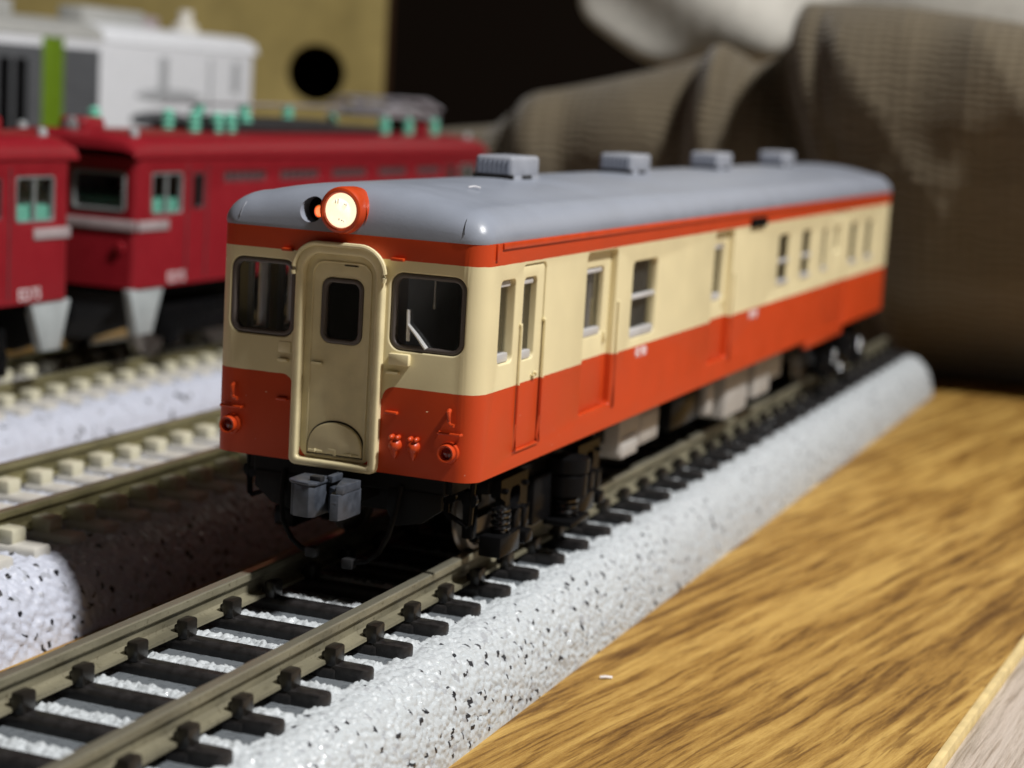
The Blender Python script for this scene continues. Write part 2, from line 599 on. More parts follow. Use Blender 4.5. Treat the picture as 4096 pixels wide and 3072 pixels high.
class Shell:
    # an unrolled body wall wrapped round a plan with rounded corners
    def __init__(s, hw, length, rc, nseg=8):
        s.hw, s.L, s.rc = hw, length, rc
        q = PI / 2 * rc
        a, b = length - 2 * rc, 2 * hw - 2 * rc
        s.segs, u = [], 0.0
        for kind, ln, data in (('l', a, ((-hw, length - rc), (0, -1), (-1, 0))), ('a', q, ((-hw + rc, rc), 180)),
                               ('l', b, ((-hw + rc, 0), (1, 0), (0, -1))), ('a', q, ((hw - rc, rc), 270)),
                               ('l', a, ((hw, rc), (0, 1), (1, 0))), ('a', q, ((hw - rc, length - rc), 0)),
                               ('l', b, ((hw - rc, length), (-1, 0), (0, 1))), ('a', q, ((-hw + rc, length - rc), 90))):
            s.segs.append((u, u + ln, kind, data))
            u += ln
        s.U = u
        s.breaks = []
        for u0, u1, k, d in s.segs:
            if k == 'a':
                s.breaks += [u0 + (u1 - u0) * i / nseg for i in range(nseg + 1)]
    def map(s, u, v, w):
        u = min(max(u, 0.0), s.U)
        for u0, u1, k, d in s.segs:
            if u <= u1 + 1e-7:
                t = u - u0
                if k == 'l':
                    (px, py), (dx, dy), (nx, ny) = d
                    return (px + dx * t + nx * w, py + dy * t + ny * w, v)
                (cx, cy), a0 = d
                a = math.radians(a0) + t / s.rc
                return (cx + (s.rc + w) * math.cos(a), cy + (s.rc + w) * math.sin(a), v)
        return (0, 0, v)
    def right(s, y):
        return s.segs[4][0] + y - s.rc
    def left(s, y):
        return s.L - s.rc - y
    def front(s, x):
        return s.segs[2][0] + x + s.hw - s.rc
    def back(s, x):
        return s.segs[6][0] + s.hw - s.rc - x
    def build(s, name, z0, z1, holes, mat, parent, bev=0.01):
        # holes: (loop, depth)
        mb = MB()
        outer = [(0, z0), (s.U, z0), (s.U, z1), (0, z1)]
        hs = [offset(h, bev) for h, d in holes]
        bl = [((b, z0), (b, z1)) for b in s.breaks if 1e-4 < b < s.U - 1e-4]
        pts, fs = cdt(outer, hs, bl)
        mb.add([s.map(u, v, 0) for u, v in pts], fs)
        for h, d in holes:
            edge_rings(mb, h, -1, 0.0, bev, d, s.map)
        # turned-in lower and upper rims
        us = sorted(set([0.0, s.U] + s.breaks))
        for zz, dz in ((z0, 0.0), (z1, 0.0)):
            vs = [s.map(u, zz, 0) for u in us] + [s.map(u, zz + dz, -0.06) for u in us]
            n = len(us)
            mb.add(vs, [(i, i + 1, n + i + 1, n + i) for i in range(n - 1)])
        return mb.build(name, mat, parent, 35, weld=True)

def text_mesh(body, size):
    cu = bpy.data.curves.new('lettering', 'FONT')
    cu.body = body
    cu.size = size
    cu.align_x = 'CENTER'
    cu.align_y = 'CENTER'
    cu.extrude = 0.0015
    o = bpy.data.objects.new('lettering', cu)
    COL.objects.link(o)
    bpy.context.view_layer.update()
    dg = bpy.context.evaluated_depsgraph_get()
    me = bpy.data.meshes.new_from_object(o.evaluated_get(dg))
    bpy.data.objects.remove(o)
    return me

def side_text(body, size, x, y, z, mat, parent, stretch=1.0):
    me = text_mesh(body, size)
    me.materials.clear()
    me.materials.append(mat)
    o = bpy.data.objects.new('lettering', me)
    COL.objects.link(o)
    o.parent = parent
    o.location = (x, y, z)
    o.rotation_euler = (PI / 2, 0, PI / 2)
    o.scale = (stretch, 1, 1)
    return o

# ------------------------------------------------------------------ the setting
ZT = -0.79
def sheet(name, pts, z0, th, mat, label, bev=0.02):
    mb = MB()
    mb.prism(pts, lambda u, v, w: (u, v, w), z0 - th, z0)
    o = mb.build(name, mat, smooth=35, bevel=bev)
    return tag(o, label, 'table', kind='structure')
xe = lambda y: 3.80 + 0.055 * y
top = sheet('tabletop', [(-45, -14), (xe(-14), -14), (xe(55), 55), (-45, 55)], ZT, 1.2, M['wood'],
            'golden brown oak grained tabletop the tracks lie on')
mb = MB()
mb.prism([(xe(-14) + 0.002, -14), (xe(-14) + 0.058, -14), (xe(55) + 0.058, 55), (xe(55) + 0.002, 55)], lambda u, v, w: (u, v, w), ZT - 1.2, ZT + 0.004)
mb.build('edge_strip', M['strip'], top, bevel=0.01)
sheet('side_board', [(xe(-14) + 0.065, -14), (30, -14), (30, 55), (xe(55) + 0.065, 55)], ZT - 0.05, 0.8, M['pale'],
      'pale greyish wooden board beyond the cream edge strip')
mb = MB()
mb.box(-70, 60, 62, 63, -20, 60)
tag(mb.build('wall', M['wall'], smooth=0), 'very dark brown wall at the back', 'wall', kind='structure')

# ------------------------------------------------------------------ track
def rnd(i, j, k):
    v = np.sin(i * 127.1 + j * 311.7 + k * 74.7) * 43758.5453
    return v - np.floor(v)

def grains(S, Y, cell, seed):
    gi, gj = np.floor(S / cell), np.floor(Y / cell)
    f1 = np.full(S.shape, 9.0)
    f2 = np.full(S.shape, 9.0)
    ci, cj = np.zeros(S.shape), np.zeros(S.shape)
    ox, oy = np.zeros(S.shape), np.zeros(S.shape)
    for a in (-1, 0, 1):
        for b in (-1, 0, 1):
            i, j = gi + a, gj + b
            px = (i + 0.5 + 0.8 * (rnd(i, j, seed) - 0.5)) * cell
            py = (j + 0.5 + 0.8 * (rnd(i, j, seed + 1) - 0.5)) * cell
            d = np.hypot(S - px, Y - py) / cell
            near = d < f1
            f2 = np.where(near, f1, np.minimum(f2, d))
            ci, cj = np.where(near, i, ci), np.where(near, j, cj)
            ox, oy = np.where(near, S - px, ox), np.where(near, Y - py, oy)
            f1 = np.where(near, d, f1)
    r1, r2 = rnd(ci, cj, seed + 2), rnd(ci, cj, seed + 3)
    tx, ty = rnd(ci, cj, seed + 4) - 0.5, rnd(ci, cj, seed + 5) - 0.5
    h = cell * (0.34 * (r1 - 0.5) - 0.22 * f1 * f1) + (ox * tx + oy * ty) * 0.9
    h -= cell * 0.12 * np.clip(1 - (f2 - f1) * 4, 0, 1)
    return h, r2, rnd(ci, cj, seed + 6)

HALF = 1.25
BT = -0.235
def bed_profile(n):
    pts = []
    def prof(x):
        a = abs(x)
        if a <= 0.86:
            return BT
        t = min(1.0, (a - 0.86) / (HALF - 0.86))
        return ZT + (BT - ZT) * (1 - t ** 2.3) ** (1 / 1.75)
    # dense polyline resampled by arc length
    xs = np.concatenate([np.linspace(-HALF, -0.86, 160), np.linspace(-0.86, 0.86, 60)[1:-1], np.linspace(0.86, HALF, 160)])
    zs = np.array([prof(x) for x in xs])
    s = np.concatenate([[0], np.cumsum(np.hypot(np.diff(xs), np.diff(zs)))])
    u = np.linspace(0, s[-1], n)
    X, Z = np.interp(u, s, xs), np.interp(u, s, zs)
    tx, tz = np.gradient(X), np.gradient(Z)
    l = np.hypot(tx, tz)
    return u, X, Z, -tz / l, tx / l

def bed(name, parent, mat, y0, y1, res, cell, seed, pitch, phase, tw, webbed):
    tot = bed_profile(50)[0][-1]
    n = int(tot / res)
    u, X, Z, NX, NZ = bed_profile(n)
    ys = np.arange(y0, y1 + res, res)
    S, Y = np.meshgrid(u, ys)
    XX, ZZ, NXX, NZZ = (np.broadcast_to(a, S.shape) for a in (X, Z, NX, NZ))
    h, r1, r2 = grains(S, Y, cell, seed)
    web = np.zeros(S.shape)
    if webbed:
        ph = ((Y - phase) / pitch) % 1.0
        lo = 1.0 - (tw / 2 / pitch) - 0.36
        edge = 0.05 * (rnd(np.floor(S / 0.05), np.floor(Y / pitch), 3) - 0.5)
        web = ((ph > lo + edge) & (np.abs(XX) < 0.80)).astype(float)
        inner = (np.abs(XX) < 0.80) & (web < 0.5)
        h = np.where(inner, h * 1.5 + 0.02 * np.sin(PI * np.clip((ph - 0.2) / (lo - 0.2), 0, 1)) + 0.01, h)
        h = np.where(web > 0.5, h * 0.12 - 0.02, h)
        r2 = np.where(inner, 0.5, r2)
    top_face = NZZ > 0.9
    r2 = np.where(top_face & (r2 < 0.18), r2 + 0.5 * (rnd(np.floor(S / cell), np.floor(Y / cell), 9) > 0.45), r2)
    low = np.clip((ZZ - ZT) / 0.05, 0, 1)
    h = h * low
    P = np.stack([XX + NXX * h, Y, ZZ + NZZ * h], -1).reshape(-1, 3)
    m, k = S.shape
    idx = np.arange(m * k).reshape(m, k)
    q = np.stack([idx[:-1, :-1], idx[:-1, 1:], idx[1:, 1:], idx[1:, :-1]], -1).reshape(-1, 4)
    me = bpy.data.meshes.new(name)
    me.vertices.add(m * k)
    me.vertices.foreach_set('co', P.ravel())
    me.loops.add(q.size)
    me.loops.foreach_set('vertex_index', q.ravel())
    me.polygons.add(len(q))
    me.polygons.foreach_set('loop_start', np.arange(0, q.size, 4))
    me.polygons.foreach_set('loop_total', np.full(len(q), 4))
    me.update(calc_edges=True)
    ca = me.color_attributes.new('grain', 'FLOAT_COLOR', 'POINT')
    C = np.stack([r1, r2, web, np.ones_like(r1)], -1).reshape(-1)
    ca.data.foreach_set('color', C)
    o = place(name, me, mat, parent, 0)
    tag(o, kind='stuff')
    return o

def rail_prof():
    half = [(0.0, 0.0), (0.030, 0.0), (0.038, -0.008), (0.039, -0.048), (0.033, -0.058), (0.014, -0.068), (0.012, -0.130),
            (0.022, -0.146), (0.092, -0.153), (0.095, -0.174), (0.0, -0.174)]
    return half + [(-x, z) for x, z in half[::-1] if x > 0]

def rail_part(parent, x, y0, y1, mat):
    mb = MB()
    pr = rail_prof()
    n = len(pr)
    ys = np.arange(y0, y1 + 0.01, 0.5)
    vs = [(x + a, y, b) for y in ys for a, b in pr]
    fs = [(i * n + k, i * n + (k + 1) % n, (i + 1) * n + (k + 1) % n, (i + 1) * n + k) for i in range(len(ys) - 1) for k in range(n)]
    fs += [tuple(range(n)), tuple((len(ys) - 1) * n + k for k in range(n))]
    mb.add(vs, fs)
    return mb.build('rail', mat, parent, 30)

def sleeper_mesh(mat, hw, hl, big):
    mb = MB()
    pr = [(-hw, -0.30), (hw, -0.30), (hw, -0.205), (hw - 0.022, -0.178), (-hw + 0.022, -0.178), (-hw, -0.205)]
    if big:
        mb.prism(pr, lambda u, v, w: (w, u, v), -hl, hl)
    else:
        mb.prism(pr, lambda u, v, w: (w, u, v), -0.66, 0.66)
        for sg in (-1, 1):
            st = rrect(0.60, hl, -0.062, 0.062, 0.05, 4)
            st = st if sg > 0 else [(-u, v) for u, v in st][::-1]
            mb.prism(st, lambda u, v, w: (u, v, w), -0.29, -0.172)
    o = mb.build('sleeper', mat, bevel=0.014)
    me = o.data
    bpy.data.objects.remove(o)
    return me

def clip_mesh(mat, big):
    # a fastener gripping the rail foot; the rail lies towards -x
    mb = MB()
    if big:
        mb.box(-0.035, 0.13, -0.085, 0.085, -0.19, -0.075, 0.022)
        mb.box(-0.06, 0.02, -0.05, 0.05, -0.15, -0.085, 0.015)
    else:
        mb.box(-0.035, 0.050, -0.062, 0.062, -0.19, -0.068, 0.020)
        mb.box(-0.058, 0.0, -0.045, 0.045, -0.155, -0.108, 0.012)
    o = mb.build('rail_clip', mat)
    me = o.data
    bpy.data.objects.remove(o)
    return me

def track(label, xc, y0, y1, pitch, phase, mats, beds, hl, hw, big, webbed, clip_off):
    t = thing('railway_track', label, 'track', (xc, 0, ZT))
    sub = bpy.data.objects
    def up(o):
        o.location.z -= ZT
        return o
    for (a, b, res, cell, seed) in beds:
        up(bed('ballast_bed', t, mats['bal'], a, b, res, cell, seed, pitch, phase, hw * 2, webbed))
    for x in (-0.498, 0.498):
        up(rail_part(t, x, y0, y1, mats['rail']))
    sm, cm = sleeper_mesh(mats['tie'], hw, hl, big), clip_mesh(mats['clip'], big)
    k0, k1 = math.ceil((y0 - phase) / pitch), math.floor((y1 - phase) / pitch)
    for k in range(k0, k1 + 1):
        y = phase + k * pitch
        s = share('sleeper', sm, t, (0, y, -ZT), (0, 0, random.uniform(-0.008, 0.008)))
        for x in (-0.498, 0.498):
            for sg in (1, -1):
                share('rail_clip', cm, s, (x + sg * clip_off, 0, 0), (0, 0, 0 if sg > 0 else PI))
    return t

m1 = dict(bal=M['bal'], rail=M['rail'], tie=M['tie'], clip=M['clip'])
m2 = dict(bal=M['bal2'], rail=M['rail2'], tie=M['tie2'], clip=M['clip2'])
t1 = track('single track with black sleepers and white speckled ballast under the railcar', 0.035, -7.4, 16.6, 0.535, 0.36, m1,
           [(-7.4, 3.5, 0.0115, 0.038, 1), (3.5, 16.6, 0.026, 0.038, 1)], 0.865, 0.068, False, True, 0.110)
t2 = track('empty pale track with ivory sleepers between the railcar and the red locomotives', -3.245, -6, 18, 0.431, 0.06, m2,
           [(-6.0, -1.2, 0.04, 0.05, 11), (-1.2, 4.2, 0.018, 0.05, 11), (4.2, 18, 0.04, 0.05, 11)], 0.93, 0.10, True, False, 0.105)
t3 = track('pale track with ivory sleepers carrying the red locomotives', -6.64, -6, 19, 0.431, 0.21, m2,
           [(-6.0, 19, 0.045, 0.06, 21)], 0.93, 0.10, True, False, 0.105)

# ------------------------------------------------------------------ the railcar
LEN, HW = 13.81, 0.95
car = thing('railcar', 'orange red and cream model railcar with grey roof and one lit headlight', 'model train')
sh = Shell(HW, LEN, 0.14)
W1 = (0.285, 0.545, 1.43, 1.97)
D1 = (0.665, 1.095, 0.805, 2.05)
D2 = (1.93, 2.62, 0.865, 2.06)
W3 = (3.01, 3.64, 1.335, 1.935)
D3 = (5.33, 5.98, 0.865, 2.06)
D4 = (10.28, 11.16, 0.76, 2.05)
WS = [(7.75, 8.20, 1.42, 1.925), (8.79, 9.21, 1.42, 1.925), (9.80, 10.04, 1.43, 1.90), (11.30, 11.70, 1.42, 1.91), (12.28, 12.66, 1.42, 1.90)]
holes = []
for f in (sh.right, sh.left):
    def hole(b, r, d):
        a, c = sorted((f(b[0]), f(b[1])))
        holes.append((rrect(a, c, b[2], b[3], r), d))
    hole(W1, 0.045, 0.07)
    hole(W3, 0.05, 0.07)
    hole(D1, 0.05, 0.02)
    hole(D2, 0.05, 0.06)
    hole(D3, 0.05, 0.06)
    hole(D4, 0.05, 0.02)
    for w in WS:
        hole(w, 0.045, 0.04)
FWL = (-0.848, -0.371, 1.504, 2.009)
FWR = (0.311, 0.832, 1.500, 1.999)
for w in (FWL, FWR):
    holes.append((rrect(sh.front(w[0]), sh.front(w[1]), w[2], w[3], 0.085, 7), 0.05))
holes.append((rrect(sh.front(XC - 0.26), sh.front(XC + 0.26), 0.73, 2.09, 0.10, 7), 0.05))
body = sh.build('body', ZB, Z3, holes, M['livery'], car, 0.011)

# roof with a hole beside the headlight
def roof_shape():
    prof = []
    for k in range(9):                      # shoulder
        t = PI / 2 * k / 8
        prof.append((0.955 - 0.225 * (1 - math.cos(t)), Z3 + 0.205 * math.sin(t)))
    for k in range(1, 9):                   # gentle crown
        x = 0.73 * (1 - k / 8)
        prof.append((x, 2.4295 + 0.092 * (1 - (x / 0.73) ** 2)))
    prof = prof + [(-x, z) for x, z in prof[:-1][::-1]]
    def hw(y):
        rc = 0.145
        return 0.955 if y >= rc else 0.955 - rc + math.sqrt(max(0.0, rc * rc - (rc - y) ** 2))
    rows = []
    for k in range(0, 13):
        t = k / 12
        y = 0.34 * (1 - math.cos(t * PI / 2) ** 0.80)
        g = math.sin(t * PI / 2) ** 0.80 if t > 0 else 0.0
        rows.append((y, g))
    for y in np.linspace(0.34, LEN - 0.34, 28)[1:-1]:
        rows.append((float(y), 1.0))
    rows += [(LEN - y, g) for y, g in rows[:13][::-1]]
    mb = MB()
    n = len(prof)
    vs = []
    for y, g in rows:
        s = hw(min(y, LEN - y)) / 0.955
        yy = y - 0.006 if y < 1 else y
        for x, z in prof:
            vs.append((x * s, yy, Z3 + 0.006 + (z - Z3) * g))
    fs = [(i * n + k, i * n + k + 1, (i + 1) * n + k + 1, (i + 1) * n + k) for i in range(len(rows) - 1) for k in range(n - 1)]
    mb.add(vs, fs)
    # straight lower rim and closed underside
    rim = [i * n for i in range(len(rows))] + [i * n + n - 1 for i in range(len(rows) - 1, -1, -1)]
    o = len(mb.v)
    for i in rim:
        x, y, z = vs[i]
        mb.v.append((x * 0.993, y, Z3 - 0.012))
    m = len(rim)
    mb.f += [(rim[i], rim[(i + 1) % m], o + (i + 1) % m, o + i) for i in range(m)]
    r = len(rows)
    mb.f += [(o + i, o + i + 1, o + m - 2 - i, o + m - 1 - i) for i in range(r - 1)]
    return mb
roof = roof_shape().build('roof', M['roof'], car, 40, weld=True)
cutter = MB().lathe([(0, -0.4), (0.083, -0.4), (0.083, 0.23), (0, 0.23)], (XC - 0.245, 0.05, 2.345), (0, 1, 0), 28).build('cutter', M['dark'], weld=True)
bo = roof.modifiers.new('hole', 'BOOLEAN')
bo.operation = 'DIFFERENCE'
bo.solver = 'EXACT'
bo.object = cutter
dg = bpy.context.evaluated_depsgraph_get()
nm = bpy.data.meshes.new_from_object(roof.evaluated_get(dg))
roof.modifiers.clear()
roof.data = nm
nm.materials.clear()
nm.materials.append(M['roof'])
nm.polygons.foreach_set('use_smooth', [True] * len(nm.polygons))
nm.polygons.foreach_set('material_index', [0] * len(nm.polygons))
nm.set_sharp_from_angle(angle=math.radians(40))
bpy.data.objects.remove(cutter)
MB().lathe([(0.081, 0.10), (0.078, 0.22), (0.0, 0.225)], (XC - 0.245, 0.03, 2.345), (0, 1, 0), 24).build('lamp_socket', M['dark'], roof)
MB().lathe([(0.0, -0.005), (0.032, 0.0), (0.036, 0.12)], (XC - 0.205, 0.035, 2.335), (0.25, 1, 0), 16).build('bulb', M['bulb'], roof)
MB().lathe([(0.037, 0.0), (0.042, 0.002), (0.042, 0.14)], (XC - 0.205, 0.032, 2.335), (0.25, 1, 0), 16).build('bulb_sleeve', M['amber'], roof)
# fine seams across the roof front
for sx in (-0.795, 0.80):
    pts = []
    for k in range(1, 11):
        t = k / 12
        y = 0.34 * (1 - math.cos(t * PI / 2) ** 0.80) - 0.006
        pts.append((sx * (1 - 0.05 * t), y - 0.001, Z3 + 0.006 + 0.195 * math.sin(t * PI / 2) ** 0.80 * 0.97))
    MB().tube(pts, 0.0022, 5).build('roof_seam', M['vent'] if sx < 0 else M['dark'], roof)

# ventilators
def ventilator():
    mb = MB()
    mb.box(-0.155, 0.155, 0, 0.56, 2.528, 2.695, 0.030, 3)
    base = mb.build('ventilator', M['vent'])
    me = base.data
    bpy.data.objects.remove(base)
    return me
vm = ventilator()
def mesh_only(mb, name, mat):
    o = mb.build(name, mat)
    me = o.data
    bpy.data.objects.remove(o)
    return me
lm = mesh_only(MB().box(-0.007, 0.007, -0.008, 0.01, 2.565, 2.668), 'louvre', M['roof'])
fm = mesh_only(MB().box(-0.163, 0.163, 0.012, 0.568, 2.49, 2.548, 0.012), 'base', M['vent'])
gm = mesh_only(MB().box(-0.16, 0.16, -0.006, 0.02, 2.50, 2.556), 'front_shadow', M['dark'])  # dark strip standing in for the shadow along the ventilator's front foot
sm_ = mesh_only(MB().box(0.155, 0.168, 0.0, 0.20, 2.522, 2.550, 0.01), 'slot', M['dark'])
for y in (2.37, 5.24, 8.11, 10.98):
    v = share('ventilator', vm, car, (0, y, 0))
    for k in range(7):
        share('louvre', lm, v, (-0.115 + 0.0385 * k, 0, 0))
    share('base', fm, v, (0, 0, 0))
    share('front_shadow', gm, v, (0, 0, 0))
    share('slot', sm_, v, (0, 0.18, 0))

# headlight
hl = MB()
hl.lathe([(0.110, 0.015), (0.116, 0.0), (0.128, -0.006), (0.142, 0.0), (0.150, 0.02), (0.152, 0.06), (0.150, 0.18), (0.135, 0.30), (0.08, 0.42), (0.02, 0.46)],
         (XC, -0.075, 2.36), (0, 1, 0.0), 36)
hl.lathe([(0.146, 0.0), (0.150, 0.02), (0.150, 0.24), (0.12, 0.36), (0.02, 0.40)], (XC + 0.012, 0.0, 2.345), (0.04, 1, 0.0), 32)
hl.box(XC - 0.15, XC + 0.155, 0.02, 0.30, 2.22, 2.36, 0.06, 4)
hlo = hl.build('headlight', M['red'], car, 40)
MB().lathe([(0.0, -0.022), (0.05, -0.018), (0.09, -0.006), (0.113, 0.012)], (XC, -0.068, 2.36), (0, 1, 0), 32).build('lens', M['lens'], hlo)
mk = MB()
for lx, lz, ww, hh in ((-0.03, 0.055, 0.005, 0.026), (-0.012, 0.058, 0.006, 0.032), (0.034, 0.043, 0.006, 0.01), (0.046, 0.038, 0.005, 0.018), (0.0, -0.055, 0.005, 0.016), (0.018, -0.06, 0.008, 0.008), (0.034, -0.066, 0.004, 0.014)):
    mk.box(XC + lx, XC + lx + ww, -0.089, -0.082, 2.36 + lz - hh / 2, 2.36 + lz + hh / 2)
mk.build('lens_marks', M['wiper'], hlo)

# front end: door frame, door, window gaskets
fm0 = front_map(0.0)
def arch(hx, z0, z1, rt, rb, n=8):
    out = []
    for cx, cz, a, r in ((XC + hx - rb, z0 + rb, -90, rb), (XC + hx - rt, z1 - rt, 0, rt), (XC - hx + rt, z1 - rt, 90, rt), (XC - hx + rb, z0 + rb, 180, rb)):
        for k in range(n + 1):
            t = math.radians(a + 90 * k / n)
            out.append((cx + r * math.cos(t), cz + r * math.sin(t)))
    return out
frm = plate('door_frame', arch(0.315, 0.685, 2.14, 0.17, 0.05), [arch(0.258, 0.735, 2.075, 0.125, 0.02)], 0.050, 0.09, fm0, M['cream'], car, 0.016)
vis = MB()
vp = []
for k in range(25):
    t = math.radians(-12 + 204 * k / 24)
    cx = XC + (0.145 if math.cos(t) > 0 else -0.145)
    vp.append((cx + 0.180 * math.cos(t), -0.055, 1.965 + 0.180 * math.sin(t) * 0.98))
vis.tube(vp, 0.016, 8)
vis.build('rain_visor', M['cream'], frm)
door = plate('front_door', arch(0.259, 0.734, 2.076, 0.126, 0.02), [rrect(-0.178, 0.122, 1.497, 1.925, 0.07, 7)], -0.004, 0.05, fm0, M['cream'], car, 0.004)
plate('door_leaf_rim', arch(0.215, 0.745, 2.03, 0.09, 0.02), [arch(0.203, 0.757, 2.018, 0.08, 0.015)], 0.004, 0.012, fm0, M['cream'], door, 0.004)
plate('window_frame', rrect(-0.176, 0.120, 1.499, 1.923, 0.068, 7), [rrect(-0.146, 0.092, 1.530, 1.893, 0.048, 7)], 0.006, 0.045, fm0, M['gasket'], door, 0.010)
MB().box(-0.15, 0.095, 0.028, 0.034, 1.525, 1.90).build('pane', M['smoke'], door)
dome = [(-0.225, 0.775), (0.165, 0.775)] + [(-0.03 + 0.195 * math.cos(math.radians(a)), 0.80 + 0.185 * math.sin(math.radians(a)) ** 0.8) for a in range(4, 178, 8)]
plate('kick_plate', dome, [], 0.022, 0.03, fm0, M['cream'], door, 0.010)
plate('kick_plate_gap', offset(dome, 0.012), [], -0.001, 0.004, fm0, M['dark'], door, 0.001)
for x in (-0.215, 0.045):
    MB().tube([(x, -0.02, 0.79), (x + 0.04, -0.022, 0.79), (x + 0.05, -0.022, 0.79), (x + 0.055, -0.022, 0.79), (x + 0.10, -0.02, 0.79)], [0.008, 0.009, 0.015, 0.009, 0.008], 8).build('hinge', M['cream'], door)
MB().box(-0.075, -0.02, -0.026, -0.008, 0.795, 0.812, 0.004).box(-0.032, -0.018, -0.026, -0.008, 0.768, 0.812, 0.004).build('latch', M['cream'], door)
MB().box(-0.225, -0.15, -0.024, 0.004, 1.353, 1.367, 0.005).build('door_handle', M['cream'], door)
MB().box(-0.02, 0.075, -0.006, 0.004, 2.004, 2.010, 0.001).build('door_top_slot', M['dark'], door)
for w in (FWL, FWR):
    gk = plate('front_window', rrect(w[0] + 0.002, w[1] - 0.002, w[2] + 0.002, w[3] - 0.002, 0.083, 7),
               [rrect(w[0] + 0.036, w[1] - 0.036, w[2] + 0.036, w[3] - 0.036, 0.055, 7)], -0.008, 0.05, fm0, M['gasket'], car, 0.014)
    MB().box(w[0] + 0.03, w[1] - 0.03, 0.036, 0.042, w[2] + 0.03, w[3] - 0.03).build('pane', M['glass'], gk)
    if w is FWR:
        MB().tube([(0.432, 0.022, 1.765), (0.438, 0.022, 1.565)], 0.012, 6).tube([(0.437, 0.016, 1.672), (0.50, 0.014, 1.61), (0.57, 0.016, 1.528)], [0.010, 0.013, 0.015], 6).build('wiper', M['wiper'], gk)

def bar(name, pts, r, mat, parent=car, n=8):
    return MB().tube(pts, r, n).build(name, mat, parent)
for x0, x1, z, mt in ((0.313, 0.404, 1.357, 'cream'), (0.317, 0.406, 1.098, 'red'), (-0.468, -0.394, 1.357, 'cream'), (-0.467, -0.39, 1.10, 'red'), (-0.47, -0.392, 2.076, 'red'), (0.31, 0.40, 2.078, 'red')):
    MB().box(x0, x1, -0.030, 0.01, z - 0.010, z + 0.010, 0.006).build('hand_grip', M[mt], car)
MB().box(0.33, 0.472, -0.034, 0.01, 1.408, 1.483, 0.008).build('marker_box', M['cream'], car)
MB().box(-0.475, -0.385, -0.006, 0.01, 1.405, 1.475, 0.003).build('name_plate', M['cream'], car)
for x, hx in ((0.775, 0.768), (-0.80, -0.79)):
    tl = MB()
    tl.lathe([(0.036, -0.045), (0.044, -0.072), (0.054, -0.074), (0.058, -0.060), (0.057, -0.035), (0.052, -0.030), (0.066, -0.026), (0.069, -0.012), (0.066, 0.01)], (x, 0, 0.89), (0, 1, 0), 28)
    tlo = tl.build('tail_light', M['red'], car, 40)
    MB().lathe([(0.0, -0.052), (0.022, -0.050), (0.040, -0.042)], (x, 0, 0.89), (0, 1, 0), 20).build('lens', M['tail'], tlo)
    bar('grab_bar', [(x - 0.078, 0.0, 1.010), (x - 0.076, -0.028, 1.010), (x + 0.076, -0.028, 1.010), (x + 0.078, 0.0, 1.010)], 0.0095, M['red'])
    MB().tube([(hx - 0.005, -0.005, 1.158), (hx, -0.03, 1.15), (hx + 0.004, -0.032, 1.09), (hx + 0.014, -0.032, 1.072), (hx + 0.042, -0.034, 1.068)], [0.016, 0.016, 0.012, 0.011, 0.013], 8).build('lamp_hook', M['red'], car)
for x in (0.397, 0.527):
    j = MB()
    j.lathe([(0.0, -0.052), (0.024, -0.046), (0.038, -0.030), (0.045, 0.0), (0.046, 0.015)], (x, 0, 0.892), (0, 1, 0.12), 18)
    j.lathe([(0.0, 0.0), (0.026, 0.012), (0.020, 0.04), (0.003, 0.075)], (x, -0.015, 0.875), (0, 0.1, -1), 12)
    for dx in (-0.021, 0.022):
        j.lathe([(0.0, -0.035), (0.013, -0.03), (0.017, -0.012), (0.015, 0.03)], (x + dx, -0.012, 0.945), (0, 1, 0.1), 12)
    j.build('jumper_socket', M['red'], car, 60)
for x in (0.60, -0.56):
    bar('paint_fleck', [(x, -0.0005, 1.13), (x + 0.012, -0.0005, 1.13)], 0.002, M['cream'], n=5)

# side windows, doors and fittings on both sides
def window_parts(b, mp, depth, parent, name, top=0.045, bot=0.055, mid=None, bars=0, pane='smoke'):
    y0, y1, z0, z1 = b
    mb = MB()
    def sbox(a, c, e, f, w0, w1, bev=0.006):
        p, q = mp(a, e, -w1), mp(c, f, -w0)
        lo = [min(p[i], q[i]) for i in range(3)]
        hi = [max(p[i], q[i]) for i in range(3)]
        mb.box(lo[0], hi[0], lo[1], hi[1], lo[2], hi[2], bev)
    if bot:
        sbox(y0 + 0.004, y1 - 0.03, z0 + 0.004, z0 + bot, depth - 0.028, depth + 0.01)
    if top:
        sbox(y0 + 0.012, y1 - 0.035, z1 - top, z1 - 0.006, depth - 0.024, depth + 0.01)
    if mid:
        sbox(y0 + 0.004, y1 - 0.004, mid - 0.018, mid + 0.018, depth - 0.02, depth + 0.01)
    sbox(y0 + 0.001, y0 + 0.012, z0, z1, depth - 0.004, depth + 0.01, 0.002)
    if pane == 'glass' and top == 0:
        for ya in (y0 + 0.002, y1 - 0.042):
            sbox(ya, ya + 0.04, z0 + 0.004, z1 - 0.004, depth - 0.01, depth + 0.05, 0.006)
        sbox(y0 + 0.002, y1 - 0.002, z0 - 0.02, z0 + 0.04, depth, depth + 0.05, 0.006)
    fr = mb.build(name, M['wiper' if pane == 'glass' and top == 0 else 'silver'], parent) if (bot or top or mid) else mb.build(name, M['gasket'], parent)
    hold = parent if parent is not car else fr
    p, q = mp(y0, z0, -depth - 0.012), mp(y1, z1, -depth - 0.006)
    MB().box(min(p[0], q[0]), max(p[0], q[0]), y0, y1, z0, z1).build('pane', M[pane], hold)
    for k in range(bars):
        y = y0 + (y1 - y0) * (k + 1) / (bars + 1)
        a, c = mp(y, z0, -depth - 0.045), mp(y, z1, -depth - 0.045)
        MB().tube([a, c], 0.011, 6).build('guard_bar', M['silver'], hold)
    return fr

